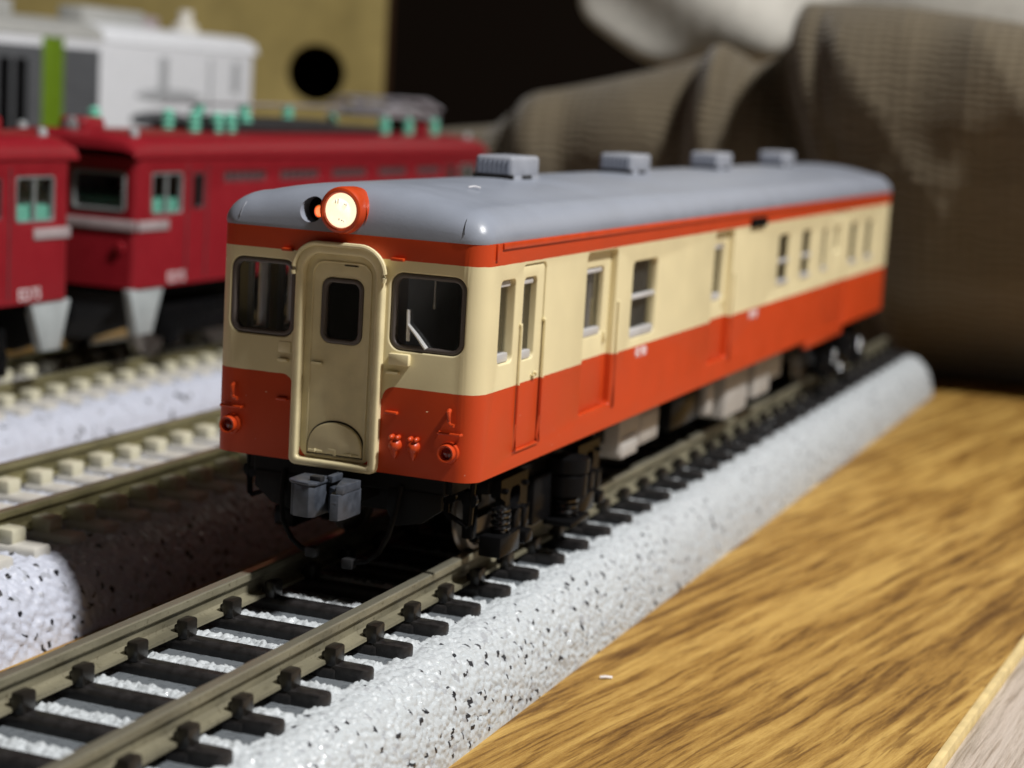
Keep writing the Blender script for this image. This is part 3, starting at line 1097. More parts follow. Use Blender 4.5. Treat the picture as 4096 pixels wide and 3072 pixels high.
for side in (1, -1):
    mp = right_map(HW) if side > 0 else left_map(HW)
    mpd = lambda d: (right_map(HW - d) if side > 0 else left_map(HW - d))
    window_parts(W1, mp, 0.05, car, 'side_window', top=0.045 if side > 0 else 0, bot=0.062, pane='glass')
    window_parts(W3, mp, 0.032, car, 'side_window', top=0, bot=0.07, mid=1.655, bars=6)
    for i, w in enumerate(WS):
        window_parts(w, mp, 0.014, car, 'side_window', top=0, bot=0.05, mid=1.66 if i < 2 else None, bars=0)
    # cab door
    e = 0.006
    dw = (0.715, 0.955, 1.412, 1.963)
    cab = plate('cab_door', rrect(D1[0] + e, D1[1] - e, D1[2] + e, D1[3] - e, 0.045), [rrect(*dw, 0.045)], -0.010, 0.05, mp, M['livery'], car, 0.008)
    window_parts(dw, mpd(0.010), 0.04, cab, 'window_frame', top=0.045 if side > 0 else 0, bot=0.06, pane='glass')
    for y, zt in ((0.648, 1.662), (1.088, 1.662)):
        pts = [mp(y, 0.815, -0.005), mp(y, 0.822, 0.014)] + [mp(y, z, 0.014) for z in (1.0, 1.264)]
        MB().tube(pts, 0.0095, 8).build('handrail', M['red'], cab)
        MB().tube([mp(y, 1.264, 0.014), mp(y, zt - 0.02, 0.014), mp(y, zt - 0.006, 0.012), mp(y, zt, -0.005)], 0.0095, 8).build('handrail', M['cream'], cab)
        a = mp(y, zt, 0.004)
        MB().box(a[0] - 0.012, a[0] + 0.012, y - 0.014, y + 0.02, zt - 0.012, zt + 0.008, 0.004).build('rail_bracket', M['cream'], cab)
    a = mp(0.975, 1.306, 0.0)
    MB().lathe([(0.0, 0.028), (0.012, 0.025), (0.012, 0.0)], (a[0], 0.955, 1.312), (side, 0, 0), 10).box(a[0] - 0.012, a[0] + 0.014, 0.925, 0.985, 1.290, 1.302, 0.003).build('door_handle', M['cream'], cab)
    a = mp(0.86, 0.80, 0.002)
    MB().box(a[0] - 0.012, a[0] + 0.01, 0.67, 1.09, 0.806, 0.822, 0.004).build('door_sill', M['red'], cab)
    # two luggage doors set deep in their openings
    for D in (D2, D3):
        c = (D[0] + D[1]) / 2
        dw = (c - 0.205, c + 0.20, 1.425, 1.935)
        ld = plate('luggage_door', rrect(D[0] - 0.03, D[1] + 0.03, D[2] - 0.03, D[3] + 0.03, 0.02), [rrect(*dw, 0.04)], -0.057, 0.04, mp, M['livery'], car, 0.008)
        window_parts(dw, mpd(0.057), 0.03, ld, 'window_frame', top=0.04, bot=0.06, bars=3)
        a = mp(c, 0.0, 0.0)
        x0, x1 = sorted((a[0] - side * 0.055, a[0] - side * 0.002))
        MB().box(x0, x1, D[0] + 0.01, D[1] - 0.01, D[2] - 0.004, D[2] + 0.012, 0.004).build('door_sill', M['red'], ld)
        y = D[1] + 0.045
        MB().tube([mp(y, 0.845, -0.004), mp(y, 0.855, 0.014), mp(y, 1.262, 0.014)], 0.010, 8).build('handrail', M['red'], ld)
        MB().tube([mp(y, 1.262, 0.014), mp(y, 1.655, 0.014), mp(y, 1.664, -0.004)], 0.010, 8).build('handrail', M['cream'], ld)
        a = mp(0, 0, -0.05)
        MB().box(a[0] - 0.016, a[0] + 0.016, D[1] - 0.10, D[1] - 0.07, 1.36, 1.44, 0.006).build('door_pull', M['cream'], ld)
    # rear passenger door with deep step skirt
    dw = (10.45, 10.74, 1.60, 1.90)
    rd = plate('passenger_door', rrect(D4[0] + e, D4[1] - e, D4[2] + e, D4[3] - e, 0.045), [rrect(*dw, 0.04)], -0.010, 0.05, mp, M['livery'], car, 0.008)
    window_parts(dw, mpd(0.010), 0.04, rd, 'window_frame', top=0, bot=0)
    a, b = mp(0, 0, -0.06), mp(0, 0, -0.002)
    x0, x1 = sorted((a[0], b[0]))
    MB().box(x0, x1, 9.36, 11.24, 0.605, 0.715, 0.006).build('step_skirt', M['red'], rd)
    # rain gutter along the eaves
    a, b = mp(0, 0, -0.004), mp(0, 0, 0.014)
    x0, x1 = sorted((a[0], b[0]))
    MB().box(x0, x1, 0.27, LEN - 0.2, 2.176, 2.217, 0.006).build('rain_gutter', M['red'], car)
    MB().box(x0, x1 if side > 0 else x1, 0.160, 0.195, 2.11, 2.217, 0.005).build('downpipe', M['red'], car)
    a = mp(0, 0, 0.03)
    x0, x1 = sorted((a[0] - side * 0.06, a[0]))
    MB().box(x0, x1, 6.52, 7.06, 2.052, 2.142, 0.008).build('destination_box', M['black'], car)

side_text('荷物', 0.088, HW + 0.0015, 3.33, 1.203, M['white'], car, 1.75)
side_text('郵便', 0.088, HW + 0.0015, 6.88, 1.200, M['white'], car, 1.9)

# dark inside
it = MB()
it.box(-0.80, 0.80, 1.55, LEN - 0.3, 0.76, 2.20)
it.build('compartment', M['interior'], car, 0)
ck = MB()
ck.box(-0.87, 0.87, 0.10, 1.54, 0.76, 1.10)
ck.box(0.28, 0.85, 0.12, 0.42, 1.10, 1.40, 0.03)
ck.box(-0.18, 0.16, 0.60, 1.50, 1.10, 2.19)
ck.build('cab_console', M['cabgrey'], car)
MB().box(0.17, 0.86, 1.44, 1.50, 1.10, 2.19).box(-0.86, -0.19, 1.44, 1.50, 1.10, 2.19).build('cab_bulkhead', M['cabgrey'], car)
MB().box(0.34, 0.70, 0.72, 1.02, 1.10, 1.34, 0.04).box(0.36, 0.68, 0.98, 1.06, 1.30, 1.66, 0.04).build('driver_seat', M['interior'], car)
MB().tube([(0.565, 0.12, 1.98), (0.568, 0.11, 1.86), (0.57, 0.11, 1.775)], [0.006, 0.006, 0.010], 6).build('brake_lever', M['silver'], car)
MB().tube([(0.62, 0.28, 1.40), (0.60, 0.24, 1.46)], 0.035, 8).box(0.70, 0.80, 0.16, 0.24, 1.40, 1.52, 0.02).build('brake_stand', M['interior'], car)

# underframe, bogies, coupler
uf = MB()
uf.box(-0.74, 0.74, 0.16, LEN - 0.16, 0.58, 0.715)
uf.box(-0.40, 0.40, 0.4, LEN - 0.4, 0.36, 0.60)
uf.box(-0.62, 0.62, 3.4, 10.3, 0.40, 0.60)
uf.build('underframe', M['matte'], car, 0)

def coil(mb, x, y, z0, z1, r, turns, wire):
    pts = []
    n = turns * 14
    for k in range(n + 1):
        t = 2 * PI * k / 14
        pts.append((x + r * math.cos(t), y + r * math.sin(t), z0 + (z1 - z0) * k / n))
    mb.tube(pts, wire, 6)

def bogie(yc):
    fr = MB()
    for s in (-1, 1):
        X = lambda a, b: sorted((s * a, s * b))
        a, b = X(0.60, 0.70)
        fr.box(a, b, -1.10, 1.10, 0.46, 0.575, 0.012)
        for ay in (-0.775, 0.775):
            a, b = X(0.68, 0.765)
            ox = [(ay - 0.26, 0.56), (ay - 0.26, 0.44), (ay - 0.17, 0.40), (ay - 0.15, 0.20), (ay - 0.10, 0.12), (ay + 0.22, 0.12), (ay + 0.24, 0.30), (ay + 0.24, 0.56)]
            hole = rrect(ay - 0.09, ay + 0.11, 0.345, 0.485, 0.06)
            pts, fs = cdt(ox, [hole])
            fr.add([(s * 0.765, u, v) for u, v in pts], fs)
            ring(fr, ox, s * 0.765, ox, s * 0.69, lambda u, v, w: (w, u, v))
            ring(fr, hole, s * 0.765, hole, s * 0.70, lambda u, v, w: (w, u, v))
            a, b = X(0.70, 0.86)
            fr.box(a, b, ay - 0.46, ay - 0.10, 0.07, 0.215, 0.012)
            fr.box(a, b, ay + 0.02, ay + 0.16, 0.075, 0.17, 0.02)
            a, b = X(0.74, 0.80)
            fr.box(a, b, ay - 0.055, ay + 0.075, 0.15, 0.345, 0.02)
            fr.box(a, b, ay + 0.12, ay + 0.225, 0.16, 0.32, 0.02)
            for (by, bz) in ((ay - 0.19, 0.475), (ay + 0.19, 0.475)):
                fr.lathe([(0.0, 0.03), (0.018, 0.024), (0.022, 0.0)], (s * 0.765, by, bz), (s, 0, 0), 10)
            for (by, bz) in ((ay - 0.05, 0.335), (ay + 0.05, 0.33), (ay + 0.17, 0.335)):
                fr.lathe([(0.0, 0.018), (0.010, 0.014), (0.012, 0.0)], (s * 0.80, by, bz), (s, 0, 0), 8)
        a, b = X(0.55, 0.74)
        fr.box(a, b, -0.32, 0.42, 0.10, 0.46, 0.02)
        fr.box(*X(0.70, 0.93), -0.02, 0.40, 0.055, 0.10, 0.015)
        fr.lathe([(0.085, 0.0), (0.155, 0.005), (0.16, 0.15), (0.145, 0.165), (0.165, 0.175), (0.17, 0.28), (0.0, 0.30)], (s * 0.80, 0.17, 0.265), (0, 0, 1), 24)
        # brake hanger at the outer end
        fr.box(*X(0.52, 0.60), -1.12, -1.02, 0.14, 0.46, 0.012)
        fr.box(*X(0.54, 0.60), -1.02, -0.55, 0.27, 0.31, 0.008)
        fr.box(*X(0.54, 0.60), -1.02, -0.62, 0.10, 0.14, 0.008)
    fr.box(-0.62, 0.62, -0.10, 0.40, 0.30, 0.50)
    fr.box(-0.62, 0.62, -1.10, -1.02, 0.40, 0.47)
    o = fr.build('bogie', M['black'], car, 35, loc=(0.035, yc, 0))
    for s in (-1, 1):
        for ay in (-0.775, 0.775):
            mb = MB()
            coil(mb, s * 0.79, ay - 0.30, 0.215, 0.385, 0.055, 4, 0.018)
            mb.lathe([(0.0, 0.0), (0.045, 0.0), (0.045, 0.18), (0.0, 0.2)], (s * 0.79, ay - 0.30, 0.205), (0, 0, 1), 12)
            mb.build('coil_spring', M['spring'], o)
            wl = MB()
            wl.lathe([(0.30, -0.03), (0.31, -0.015), (0.285, 0.0), (0.278, 0.055), (0.25, 0.06), (0.235, 0.03), (0.10, 0.025), (0.08, 0.05), (0.0, 0.05)], (s * 0.455, ay, 0.279), (s, 0, 0), 32)
            wl.build('wheel', M['wheel'], o)
        mb = MB()
        coil(mb, s * 0.80, 0.17, 0.10, 0.285, 0.09, 4, 0.022)
        mb.lathe([(0.0, 0.0), (0.075, 0.0), (0.075, 0.18), (0.0, 0.2)], (s * 0.80, 0.17, 0.09), (0, 0, 1), 14)
        mb.build('bolster_spring', M['spring'], o)
    return o
bogie(1.905)
b2 = bogie(LEN - 1.905)
b2.rotation_euler = (0, 0, PI)

def gear(name, x0, x1, y0, y1, z0, z1, mat, bev=0.02):
    return MB().box(x0, x1, y0, y1, z0, z1, bev).build(name, M[mat], car)
g = gear('equipment_box', 0.45, 0.75, 3.56, 4.62, 0.30, 0.60, 'boxgrey')
MB().box(0.50, 0.765, 3.60, 4.02, 0.265, 0.40, 0.02).box(0.744, 0.768, 3.62, 3.98, 0.425, 0.438, 0.003).build('lower_tank', M['boxgrey'], g)
MB().box(0.742, 0.762, 4.08, 4.58, 0.34, 0.56, 0.006).build('cover', M['boxgrey'], g)
gear('equipment_box', 0.30, 0.62, 4.70, 5.0, 0.34, 0.60, 'boxgrey')
gear('equipment_box', 0.45, 0.72, 5.1, 6.05, 0.28, 0.60, 'black')
gear('pipe_bracket', 0.62, 0.76, 6.14, 6.36, 0.28, 0.58, 'boxgrey')
gear('equipment_box', 0.40, 0.77, 6.76, 7.62, 0.16, 0.62, 'boxgrey', 0.03)
gear('equipment_box', 0.40, 0.76, 7.92, 8.60, 0.21, 0.62, 'boxgrey', 0.03)
gear('equipment_box', 0.38, 0.68, 8.72, 9.42, 0.28, 0.60, 'boxgrey', 0.03)
gear('fuel_tank', -0.76, -0.40, 4.2, 6.4, 0.22, 0.60, 'boxgrey', 0.04)

cp = MB()
pm = lambda u, v, w: (u, v, w)
cp.prism([(-0.205, -0.12), (-0.215, -0.28), (-0.185, -0.34), (-0.16, -0.335), (-0.15, -0.365), (-0.02, -0.375), (0.018, -0.34), (0.018, -0.12)], pm, 0.425, 0.632)
cp.prism([(-0.225, -0.10), (-0.225, -0.31), (-0.18, -0.352), (-0.02, -0.385), (0.03, -0.345), (0.03, -0.10)], pm, 0.632, 0.652)
cp.prism([(0.030, -0.08), (0.030, -0.18), (0.10, -0.22), (0.135, -0.30), (0.165, -0.385), (0.225, -0.37), (0.245, -0.30), (0.245, -0.08)], pm, 0.43, 0.60)
cp.prism([(0.10, -0.10), (0.17, -0.30), (0.20, -0.37), (0.245, -0.34), (0.25, -0.10)], pm, 0.60, 0.655)
cp.prism([(0.06, -0.20), (0.165, -0.385), (0.215, -0.375), (0.16, -0.20)], pm, 0.535, 0.555)
cp.prism([(0.02, -0.05), (0.02, -0.20), (0.07, -0.20), (0.07, -0.05)], pm, 0.63, 0.675)
cpo = cp.build('coupler', M['coupler'], car, 30, bevel=0.006)
cpo.scale = (0.86, 1, 1)
MB().box(-0.06, 0.03, -0.30, -0.24, 0.645, 0.682, 0.004).build('pin', M['hose'], cpo)
MB().box(-0.13, 0.13, -0.12, 0.6, 0.45, 0.61, 0.02).build('shank', M['black'], cpo)
# brake hoses and steps below the buffer beam
MB().tube([(0.40, 0.12, 0.60), (0.38, 0.08, 0.42), (0.355, 0.05, 0.28), (0.30, 0.03, 0.16), (0.22, 0.02, 0.095), (0.14, 0.02, 0.075)], 0.018, 10).build('brake_hose', M['matte'], car)
MB().box(0.055, 0.135, -0.02, 0.06, 0.03, 0.10, 0.012).build('hose_end', M['hose'], car)
MB().tube([(-0.46, 0.12, 0.60), (-0.45, 0.08, 0.42), (-0.42, 0.05, 0.28), (-0.34, 0.03, 0.17), (-0.26, 0.02, 0.12), (-0.22, 0.02, 0.11)], 0.018, 10).build('brake_hose', M['matte'], car)
MB().box(-0.215, -0.135, -0.02, 0.06, 0.07, 0.14, 0.012).build('hose_end', M['hose'], car)
pl = MB()
for s in (-1, 1):
    poly = [(s * 0.30, 0.58), (s * 0.68, 0.58), (s * 0.685, 0.47), (s * 0.55, 0.37), (s * 0.36, 0.33), (s * 0.30, 0.42)]
    pl.prism(poly, lambda u, v, w: (u, w, v), 0.12, 0.17)
pl.box(-0.70, 0.70, 0.13, 0.22, 0.56, 0.70, 0.01)
pl.build('buffer_beam', M['matte'], car, 30, bevel=0.008)
for s in (-1, 1):
    MB().tube([(s * 0.83, 0.30, 0.66), (s * 0.815, 0.30, 0.37), (s * 0.80, 0.30, 0.355), (s * 0.65, 0.30, 0.42), (s * 0.645, 0.30, 0.66)], 0.020, 6).lathe([(0.0, -0.02), (0.055, -0.015), (0.055, 0.02), (0.0, 0.03)], (s * 0.81, 0.30, 0.53), (0, 1, 0), 12).lathe([(0.0, -0.02), (0.05, -0.015), (0.05, 0.02), (0.0, 0.03)], (s * 0.665, 0.30, 0.54), (0, 1, 0), 12).build('step_iron', M['black'], car)

# ------------------------------------------------------------------ red locomotives
def red_loco():
    L, hw = 9.55, 0.93
    t = thing('electric_locomotive', 'x', 'model train')
    s = Shell(hw, L, 0.10, 5)
    hs = []
    sidew = [(0.28, 0.90, 1.66, 2.11, 0.04), (1.12, 1.36, 1.70, 2.10, 0.04)]
    louv = [(1.78, 2.80, 1.985, 2.105, 0.05), (3.12, 4.16, 1.985, 2.105, 0.05), (4.50, 5.52, 1.985, 2.105, 0.05), (5.86, 6.80, 1.985, 2.105, 0.05), (7.10, 7.95, 1.985, 2.105, 0.05)]
    alls = sidew + [(L - b, L - a, c, d, r) for a, b, c, d, r in sidew]
    for f in (s.right, s.left):
        for a, b, c, d, r in alls + louv:
            u0, u1 = sorted((f(a), f(b)))
            hs.append((rrect(u0, u1, c, d, r), 0.06))
    fw = [(-0.78, -0.10), (0.10, 0.78)]
    for f in (s.front, s.back):
        for a, b in fw:
            u0, u1 = sorted((f(a), f(b)))
            hs.append((rrect(u0, u1, 1.68, 2.12, 0.05), 0.05))
    s.build('body', 0.87, 2.27, hs, M['loco'], t, 0.012)
    for sd in (1, -1):
        mp = right_map(hw) if sd > 0 else left_map(hw)
        for i, (a, b, c, d, r) in enumerate(alls):
            fr = plate('side_window', rrect(a + 0.002, b - 0.002, c + 0.002, d - 0.002, r), [rrect(a + 0.022, b - 0.022, c + 0.022, d - 0.022, r * 0.6)], 0.004, 0.04, mp, M['sash'] if b - a > 0.4 else M['lovent'], t, 0.006)
            p = mp(0, 0, -0.03)
            MB().box(p[0] - 0.003, p[0] + 0.003, a, b, c, d).build('pane', M['glass'], fr)
            if b - a > 0.4:
                q = mp(0, 0, -0.02)
                MB().box(q[0] - 0.012, q[0] + 0.012, (a + b) / 2 - 0.018, (a + b) / 2 + 0.018, c, d).build('mullion', M['sash'], fr)
        for a, b, c, d, r in louv:
            fr = plate('louvre_window', rrect(a + 0.002, b - 0.002, c + 0.002, d - 0.002, r), [], -0.03, 0.02, mp, M['lovent'], t, 0.004)
            for k in range(6):
                y = a + (b - a) * (k + 0.5) / 6
                p = mp(0, 0, -0.02)
                MB().box(p[0] - 0.012, p[0] + 0.012, y - 0.02, y + 0.02, c + 0.008, d - 0.008).build('slat', M['slat'], fr)
        for y0, y1 in ((0.02, 0.62), (L - 0.62, L - 0.02)):
            p, q = mp(0, 0, -0.01), mp(0, 0, 0.02)
            MB().box(min(p[0], q[0]), max(p[0], q[0]), y0, y1, 1.49, 1.60, 0.01).build('grey_band', M['greyplate'], t)
        for y0, sg in ((0.0, 1), (L, -1)):
            yy = lambda v: y0 + sg * v
            poly = [(yy(-0.06), 0.86), (yy(0.60), 0.86), (yy(0.40), 0.36), (yy(0.10), 0.36)]
            mb = MB()
            p, q = mp(0, 0, -0.12), mp(0, 0, -0.02)
            mb.prism(poly, lambda u, v, w: (w, u, v), min(p[0], q[0]), max(p[0], q[0]))
            mb.build('step_skirt', M['skirt'], t, 30, bevel=0.015)
            for dy in (1.0, 1.42):
                p = mp(0, 0, 0.004)
                MB().box(p[0] - 0.004, p[0] + 0.004, yy(dy) - 0.008, yy(dy) + 0.008, 0.92, 2.2).build('door_seam', M['lovent'], t)
    for y0, sg in ((0.0, 1), (L, -1)):
        for a, b in fw:
            mp = (lambda u, v, w: (u, y0 - sg * w, v))
            fr = plate('windscreen', rrect(a + 0.002, b - 0.002, 1.682, 2.118, 0.05), [rrect(a + 0.04, b - 0.04, 1.72, 2.08, 0.03)], 0.012, 0.05, mp, M['sash'], t, 0.01)
            ya, yb = sorted((y0 + sg * 0.03, y0 + sg * 0.036))
            MB().box(a, b, ya, yb, 1.69, 2.11).build('pane', M['glass'], fr)
        ya, yb = sorted((y0 - sg * 0.02, y0 + sg * 0.01))
        MB().box(-0.92, 0.92, ya, yb, 1.49, 1.60, 0.01).build('grey_band', M['greyplate'], t)
        # snow plough and beam
        mb = MB()
        mb.prism([(-0.80, 0.80), (-0.80, 0.45), (-0.35, 0.28), (0.35, 0.28), (0.80, 0.45), (0.80, 0.80)], lambda u, v, w: (u, w, v), *sorted((y0 + sg * 0.05, y0 + sg * 0.12)))
        mb.build('snow_plough', M['lovent'] if False else M['hose'], t, 30)
        ya, yb = sorted((y0 - sg * 0.40, y0 + sg * 0.3))
        MB().box(-0.12, 0.12, ya, yb, 0.45, 0.66, 0.02).build('coupler', M['black'], t)
        # mint cab fittings
        ya, yb = sorted((y0 + sg * 0.12, y0 + sg * 1.05))
        MB().box(-0.87, 0.87, ya, yb, 0.90, 1.82, 0.03).build('cab_desk', M['mint'], t)
        # roof lamp housing and marker lights
        ya, yb = sorted((y0 + sg * 0.10, y0 + sg * 0.52))
        hlm = MB().box(-0.17, 0.17, ya, yb, 2.40, 2.66, 0.05, 3).build('roof_lamp', M['loco'], t)
        MB().lathe([(0.0, 0.0), (0.09, 0.01), (0.10, 0.04)], (0, y0 + sg * 0.085, 2.56), (0, sg, 0), 16).build('lens', M['skirt'], hlm)
        for sx in (-0.72, 0.72):
            MB().lathe([(0.0, 0.14), (0.05, 0.12), (0.06, 0.0)], (sx, y0 + sg * 0.22, 2.44), (0, 0, 1), 12).build('roof_marker', M['skirt'], t)
            MB().lathe([(0.0, -0.03), (0.06, -0.02), (0.07, 0.02)], (sx, y0 - sg * 0.01, 1.30), (0, sg, 0), 14).build('tail_light', M['loco'], t)
    # roof
    prof = [(0.945, 2.27), (0.945, 2.35), (0.91, 2.43), (0.80, 2.49), (0.5, 2.525), (0, 2.54)]
    prof = prof + [(-x, z) for x, z in prof[:-1][::-1]]
    rows = [(-0.10, 0.35), (-0.08, 0.7), (0.05, 0.95), (0.25, 1.0), (L - 0.25, 1.0), (L - 0.05, 0.95), (L + 0.08, 0.7), (L + 0.10, 0.35)]
    mb = MB()
    n = len(prof)
    mb.add([(x, y, 2.265 + (z - 2.265) * g) for y, g in rows for x, z in prof], [(i * n + k, i * n + k + 1, (i + 1) * n + k + 1, (i + 1) * n + k) for i in range(len(rows) - 1) for k in range(n - 1)])
    m = len(mb.v)
    mb.add([(0.945, -0.1, 2.265), (-0.945, -0.1, 2.265), (-0.945, L + 0.1, 2.265), (0.945, L + 0.1, 2.265)], [(0, 1, 2, 3)])
    mb.build('roof', M['loco'], t, 40)
    MB().box(-0.45, 0.45, 2.35, 6.9, 2.535, 2.63, 0.03).box(-0.38, 0.38, 3.2, 5.6, 2.62, 2.70, 0.03).build('roof_panel', M['loroof'], t)
    MB().tube([(0.25, 2.1, 2.86), (0.25, 5.6, 2.88), (0.1, 6.4, 2.90), (-0.2, 7.4, 2.86)], 0.02, 6).tube([(-0.3, 2.4, 2.84), (-0.35, 6.8, 2.86)], 0.02, 6).build('busbar', M['panto'], t)
    im = MB().lathe([(0.03, 0.0), (0.085, 0.02), (0.05, 0.05), (0.09, 0.08), (0.05, 0.11), (0.09, 0.14), (0.05, 0.17), (0.08, 0.20), (0.03, 0.24), (0.0, 0.24)], (0, 0, 0), (0, 0, 1), 14).build('insulator', M['mint'])
    ime = im.data
    bpy.data.objects.remove(im)
    for x, y, z in ((0.35, 2.05, 2.52), (0.42, 2.45, 2.52), (-0.1, 2.2, 2.53), (0.42, 2.75, 2.52), (0.35, 3.25, 2.52), (-0.35, 3.3, 2.60), (-0.35, 4.4, 2.62), (-0.35, 5.6, 2.62), (-0.45, 1.2, 2.52),
                    (0.42, 7.05, 2.52), (0.42, 7.85, 2.52), (0.42, 8.75, 2.52), (-0.42, 7.05, 2.52), (-0.42, 8.75, 2.52)):
        share('insulator', ime, t, (x, y, z))
    pg = MB()
    for x in (-0.42, 0.42):
        pg.tube([(x, 6.9, 2.78), (x, 8.9, 2.78)], 0.03, 6)
        pg.tube([(x * 0.9, 7.1, 2.82), (x * 0.7, 8.4, 2.93), (x * 0.6, 7.3, 3.00)], 0.02, 6)
        pg.tube([(x * 0.9, 8.8, 2.82), (x * 0.7, 7.5, 2.95), (x * 0.6, 8.5, 3.02)], 0.02, 6)
    for y in (6.95, 7.9, 8.85):
        pg.tube([(-0.45, y, 2.79), (0.45, y, 2.79)], 0.03, 6)
    for y in (7.75, 8.05):
        pg.tube([(-0.85, y, 2.90), (-0.6, y, 3.03), (0.6, y, 3.03), (0.85, y, 2.90)], 0.03, 6)
    pg.box(-0.35, 0.35, 7.2, 8.5, 2.80, 2.92, 0.03)
    pg.build('pantograph', M['panto'], t)
    for yc in (1.75, L - 1.75):
        fr = MB().box(-0.78, -0.66, yc - 0.95, yc + 0.95, 0.25, 0.62, 0.03).box(0.66, 0.78, yc - 0.95, yc + 0.95, 0.25, 0.62, 0.03).box(-0.6, 0.6, yc - 0.9, yc + 0.9, 0.3, 0.86, 0.02)
        for ay in (-0.75, 0.75):
            fr.box(0.74, 0.84, yc + ay - 0.15, yc + ay + 0.15, 0.15, 0.42, 0.03)
        bo = fr.build('bogie', M['black'], t)
        for ay in (-0.75, 0.75):
            for sg in (-1, 1):
                MB().lathe([(0.36, -0.03), (0.34, 0.0), (0.335, 0.05), (0.28, 0.06), (0.08, 0.03), (0.0, 0.06)], (sg * 0.455, yc + ay, 0.337), (sg, 0, 0), 24).build('wheel', M['wheel'], bo)
    MB().box(-0.7, 0.7, 3.2, 6.3, 0.32, 0.86, 0.04).build('underfloor_tank', M['black'], t)
    MB().box(-0.85, 0.85, 0.2, L - 0.2, 0.78, 0.90).build('underframe', M['black'], t)
    for y in (0.82, L - 0.66):
        side_text('ED75', 0.165, hw + 0.002, y, 0.955, M['white'], t, 1.0)
    return t
lc2 = red_loco()
lc2.location = (-6.62, 6.35, 0)
tag(lc2, 'crimson electric locomotive whose shaded windscreen end and long roof show behind the railcar', 'model train', 'red electric locomotives')
lc1 = copy_tree(lc2)
lc1.location = (-6.62, -4.40, 0)
lc1['label'] = 'crimson electric locomotive cut off by the left edge of the picture'

# ------------------------------------------------------------------ larger white locomotive behind
wl = thing('freight_locomotive', 'large white and dark grey locomotive with a green stripe at the back left', 'model train', (-13.9, 6.0, ZT))
s = Shell(1.9, 14.0, 0.30, 6)
wb = s.build('body', 0.9, 4.45, [], M['wl_white'], wl, 0.01)
mp = right_map(1.9)
plate('grey_panel', [(0.5, 0.95), (8.9, 0.95), (8.9, 4.30), (0.5, 4.30)], [], 0.006, 0.02, mp, M['wl_grey'], wl, 0.004)
plate('green_stripe', [(7.38, 0.95), (7.92, 0.95), (7.92, 4.45), (7.38, 4.45)], [], 0.014, 0.02, mp, M['wl_green'], wl, 0.003)
for y in (6.3, 6.7):
    plate('louvre_panel', rrect(y, y + 0.3, 1.4, 4.1, 0.03), [], 0.012, 0.02, mp, M['black'], wl, 0.004)
for y, w in ((10.65, 0.28), (13.05, 0.26)):
    plate('vent_strip', rrect(y, y + w, 3.72, 4.28, 0.04), [], 0.006, 0.02, mp, M['wl_print2'], wl, 0.003)
plate('door_seam', rrect(12.25, 12.36, 1.0, 4.3, 0.02), [], 0.005, 0.02, mp, M['wl_print2'], wl, 0.003)
def blob(name, pts, mat, w=0.006):
    plate(name, pts, [], w, 0.02, mp, mat, wl, 0.003)
ell = lambda cy, cz, ry, rz, a0=0: [(cy + ry * math.cos(2 * PI * k / 24), cz + rz * math.sin(2 * PI * k / 24)) for k in range(24)]
blob('emblem', ell(11.0, 3.62, 1.05, 0.12), M['wl_print2'])
blob('emblem', ell(10.75, 3.22, 0.95, 0.15), M['wl_print'], 0.008)
blob('emblem', ell(11.85, 3.28, 0.24, 0.18), M['wl_print'], 0.009)
blob('emblem', ell(11.0, 2.98, 0.85, 0.06), M['wl_print2'], 0.007)
rf = MB()
pr = [(1.92, 4.45), (1.86, 4.62), (1.6, 4.74), (0, 4.82), (-1.6, 4.74), (-1.86, 4.62), (-1.92, 4.45)]
rf.prism(pr, lambda u, v, w: (u, w, v), 0.05, 9.0)
rf.build('roof', M['wl_roof'], wl, 40)
rf = MB()
rf.prism(pr, lambda u, v, w: (u, w, v), 9.0, 13.95)
rf.build('roof', M['wl_white'], wl, 40)
MB().box(1.0, 1.5, 9.0, 10.8, 4.70, 5.0, 0.05).build('roof_equipment', M['wl_roof'], wl)
MB().box(0.6, 1.2, 5.6, 7.6, 4.72, 5.0, 0.05).build('roof_equipment', M['wl_roof'], wl)
MB().box(0.4, 0.9, 10.9, 12.2, 4.70, 4.98, 0.05).build('roof_equipment', M['greyplate'], wl)
MB().lathe([(0.22, 0.0), (0.22, 0.25), (0.12, 0.3), (0.12, 0.5), (0.0, 0.5)], (1.3, 12.4, 4.62), (0, 0, 1), 14).build('insulator', M['linen'], wl)
MB().box(-1.5, 1.5, 0.6, 13.4, 0.35, 0.95, 0.05).box(-1.2, 1.2, 1.0, 5.0, 0.0, 0.5, 0.05).box(-1.2, 1.2, 9.0, 13.0, 0.0, 0.5, 0.05).build('underframe', M['black'], wl)

# ------------------------------------------------------------------ tan box with a round hole
bx = thing('storage_box', 'tan box with a dark round hole standing at the back', 'box', (-13.45, 26.0, ZT), math.radians(24))
mpb = lambda u, v, w: (u, -w, v)
circ = [(-0.45 + 0.62 * math.cos(2 * PI * k / 32), 4.22 + 0.62 * math.sin(2 * PI * k / 32)) for k in range(32)]
plate('panel', [(-9.0, 0), (1.02, 0), (1.02, 9.5), (-9.0, 9.5)], [circ], 0.0, 0.25, mpb, M['tan'], bx, 0.03)
MB().box(-9.0, -8.75, 0.26, 5, 0, 9.5).box(0.77, 1.02, 0.26, 5, 0, 9.5).box(-8.74, 0.76, 4.75, 5, 0, 9.5).box(-9, 1.02, 0.26, 5, 9.51, 9.7).build('case', M['casein'], bx)

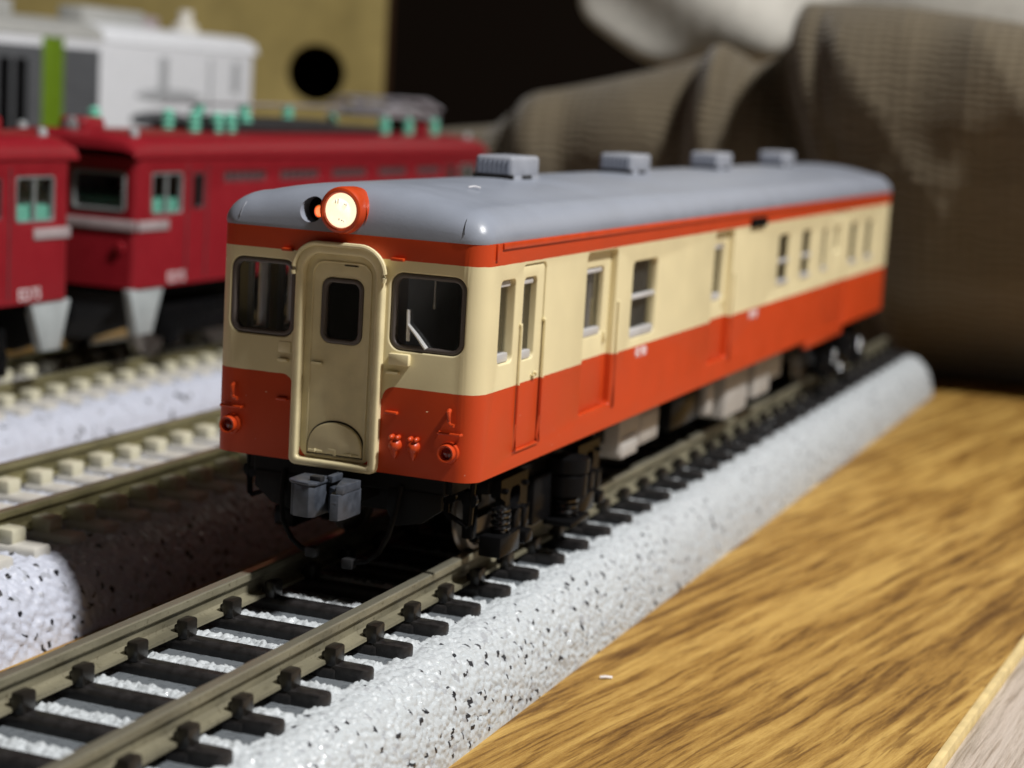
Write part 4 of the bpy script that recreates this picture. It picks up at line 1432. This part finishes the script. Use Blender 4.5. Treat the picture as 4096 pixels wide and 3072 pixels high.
# ------------------------------------------------------------------ knitted cloth and white cushion
sil = [(-9.0, 2.2), (-6.4, 2.55), (-5.75, 3.05), (-5.0, 3.25), (-4.0, 3.50), (-3.1, 3.78), (-2.5, 4.0), (-2.1, 3.72), (-1.75, 3.85), (-1.35, 4.35), (-1.0, 4.62), (-0.5, 4.62), (0.6, 4.58), (2.0, 4.42), (3.5, 4.2), (6.0, 3.6)]
sx_, sz_ = np.array([p[0] for p in sil]), np.array([p[1] for p in sil])
def knit_cloth():
    nu, nv = 240, 130
    vs, uv = [], []
    for j in range(nv + 1):
        b = j / nv
        for i in range(nu + 1):
            x = -9.0 + 15.0 * i / nu
            ztop = float(np.interp(x, sx_, sz_))
            # b 0 at the table, 0.8 along the ridge, then down the back
            if b < 0.8:
                k = b / 0.8
                z = ZT + (ztop - ZT) * math.sin(k * PI / 2) ** 0.9
                lean = 2.3 * (1 - k) ** 0.75 + 2.0 * max(0.0, k - 0.5) ** 1.5 / 0.353
            else:
                k = (b - 0.8) / 0.2
                z = ztop - (ztop - ZT) * 0.55 * k * k
                lean = 2.0 + 3.0 * math.sin(k * PI / 2)
            h = max(0.0, min(1.0, (z - ZT) / 5.0))
            # big hanging fold on the right: its left edge slants down and right
            xe_ = -1.15 + 1.9 * (1 - h) ** 1.35
            d = x - xe_
            big = 1.7 * (1 - math.exp(-max(0, d + 0.12) * 1.9)) if d > -0.12 else 0.0
            big += 0.45 * math.exp(-((d - 0.15) / 0.22) ** 2)
            big -= 0.45 * math.exp(-((d + 0.45) / 0.4) ** 2) * h
            # narrower fold running down from the small peak
            d2 = x - (-2.5 - 0.25 * (1 - h))
            small = 0.55 * math.exp(-(d2 / 0.22) ** 2) * (0.3 + h) + 0.35 * (1 / (1 + math.exp(-d2 * 6)) - 0.5) * h
            d3 = x + 5.5
            edge = 0.4 * math.exp(-(d3 / 0.3) ** 2)
            wav = 0.09 * math.sin(x * 1.7 + z * 0.9) + 0.04 * math.sin(x * 3.6 - z * 1.2) + 0.06 * math.sin(z * 1.5 + x * 0.6)
            big *= 0.35 + 0.65 * min(1.0, h * 1.6)
            ph = (x * 1.05 + 0.22 * math.sin(z * 1.3) + 0.35 * (1 - h)) % 1.0
            tri = 1 - abs(ph * 2 - 1)
            ph2 = (x * 0.47 + z * 0.33 + 0.3) % 1.0
            tri2 = 1 - abs(ph2 * 2 - 1)
            wav += (0.04 * tri ** 2.2 * h + 0.09 * tri2 ** 3 * h) * (1.0 if x > -1.2 + 1.9 * (1 - h) else 0.5)
            tuck = 0.0
            if x > 0.3:
                tuck = 1.1 * max(0.0, 0.35 - h) / 0.35 * min(1.0, (x - 0.3) / 1.5)
            y = 16.0 + lean - big - small - edge - wav + tuck + 0.30 * max(0.0, 1.0 - h * 3)
            vs.append((x, y, z + 0.03))
            uv.append((x, z * 1.05 + lean * 0.6))
    n = nu + 1
    fs = [(j * n + i, j * n + i + 1, (j + 1) * n + i + 1, (j + 1) * n + i) for j in range(nv) for i in range(nu)]
    me = bpy.data.meshes.new('knit_cloth')
    me.from_pydata(vs, [], fs)
    lay = me.uv_layers.new(name='UVMap')
    for lp in me.loops:
        lay.data[lp.index].uv = uv[lp.vertex_index]
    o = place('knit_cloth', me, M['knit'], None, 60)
    so = o.modifiers.new('thickness', 'SOLIDIFY')
    so.thickness = 0.12
    so.offset = 1
    return tag(o, 'brown ribbed knit cloth bunched in folds behind the railcar', 'cloth')
knit_cloth()

def cushion():
    nu, nv = 90, 40
    vs = []
    for j in range(nv + 1):
        a = PI * j / nv
        for i in range(nu):
            t = 2 * PI * i / nu
            cx, cz = math.cos(t), math.sin(t)
            x = 9.0 * math.copysign(abs(math.cos(a)) ** 0.5, math.cos(a))
            r = math.sin(a) ** 0.35
            y = 1.1 * r * math.copysign(abs(cx) ** 0.35, cx)
            z = 3.0 * r * math.copysign(abs(cz) ** 0.35, cz)  # unseen top made this tall to shade the right of the tan box
            z += 0.14 * math.sin(x * 1.3 + 0.5) + 0.10 * math.sin(x * 2.7 + y)
            y += 0.2 * math.sin(x * 1.7 + z * 2)
            if x < -3:
                z -= 0.10 * (x + 3) ** 2 * 0.2
            vs.append((2.3 + x, 22.6 + y, 7.12 + z))
    fs = [(j * nu + i, j * nu + (i + 1) % nu, (j + 1) * nu + (i + 1) % nu, (j + 1) * nu + i) for j in range(nv) for i in range(nu)]
    mb = MB().add(vs, fs)
    o = mb.build('cushion', M['linen'], None, 80, weld=True)
    return tag(o, 'off white cushion lying on top of the brown cloth', 'cushion')
cushion()

# ------------------------------------------------------------------ stray bits
li = MB().tube([(1.50, 1.15, ZT + 0.012), (1.54, 1.165, ZT + 0.018), (1.575, 1.19, ZT + 0.012)], 0.011, 6).build('lint_fibre', M['lint'])
tag(li, 'tiny white scrap of lint on the bare wooden tabletop', 'lint')
li = MB().tube([(0.375, 1.02, 2.512), (0.41, 1.045, 2.520), (0.45, 1.05, 2.512)], 0.007, 6).build('plastic_sliver', M['lint'])
tag(li, 'tiny white sliver lying on the grey railcar roof', 'sliver')
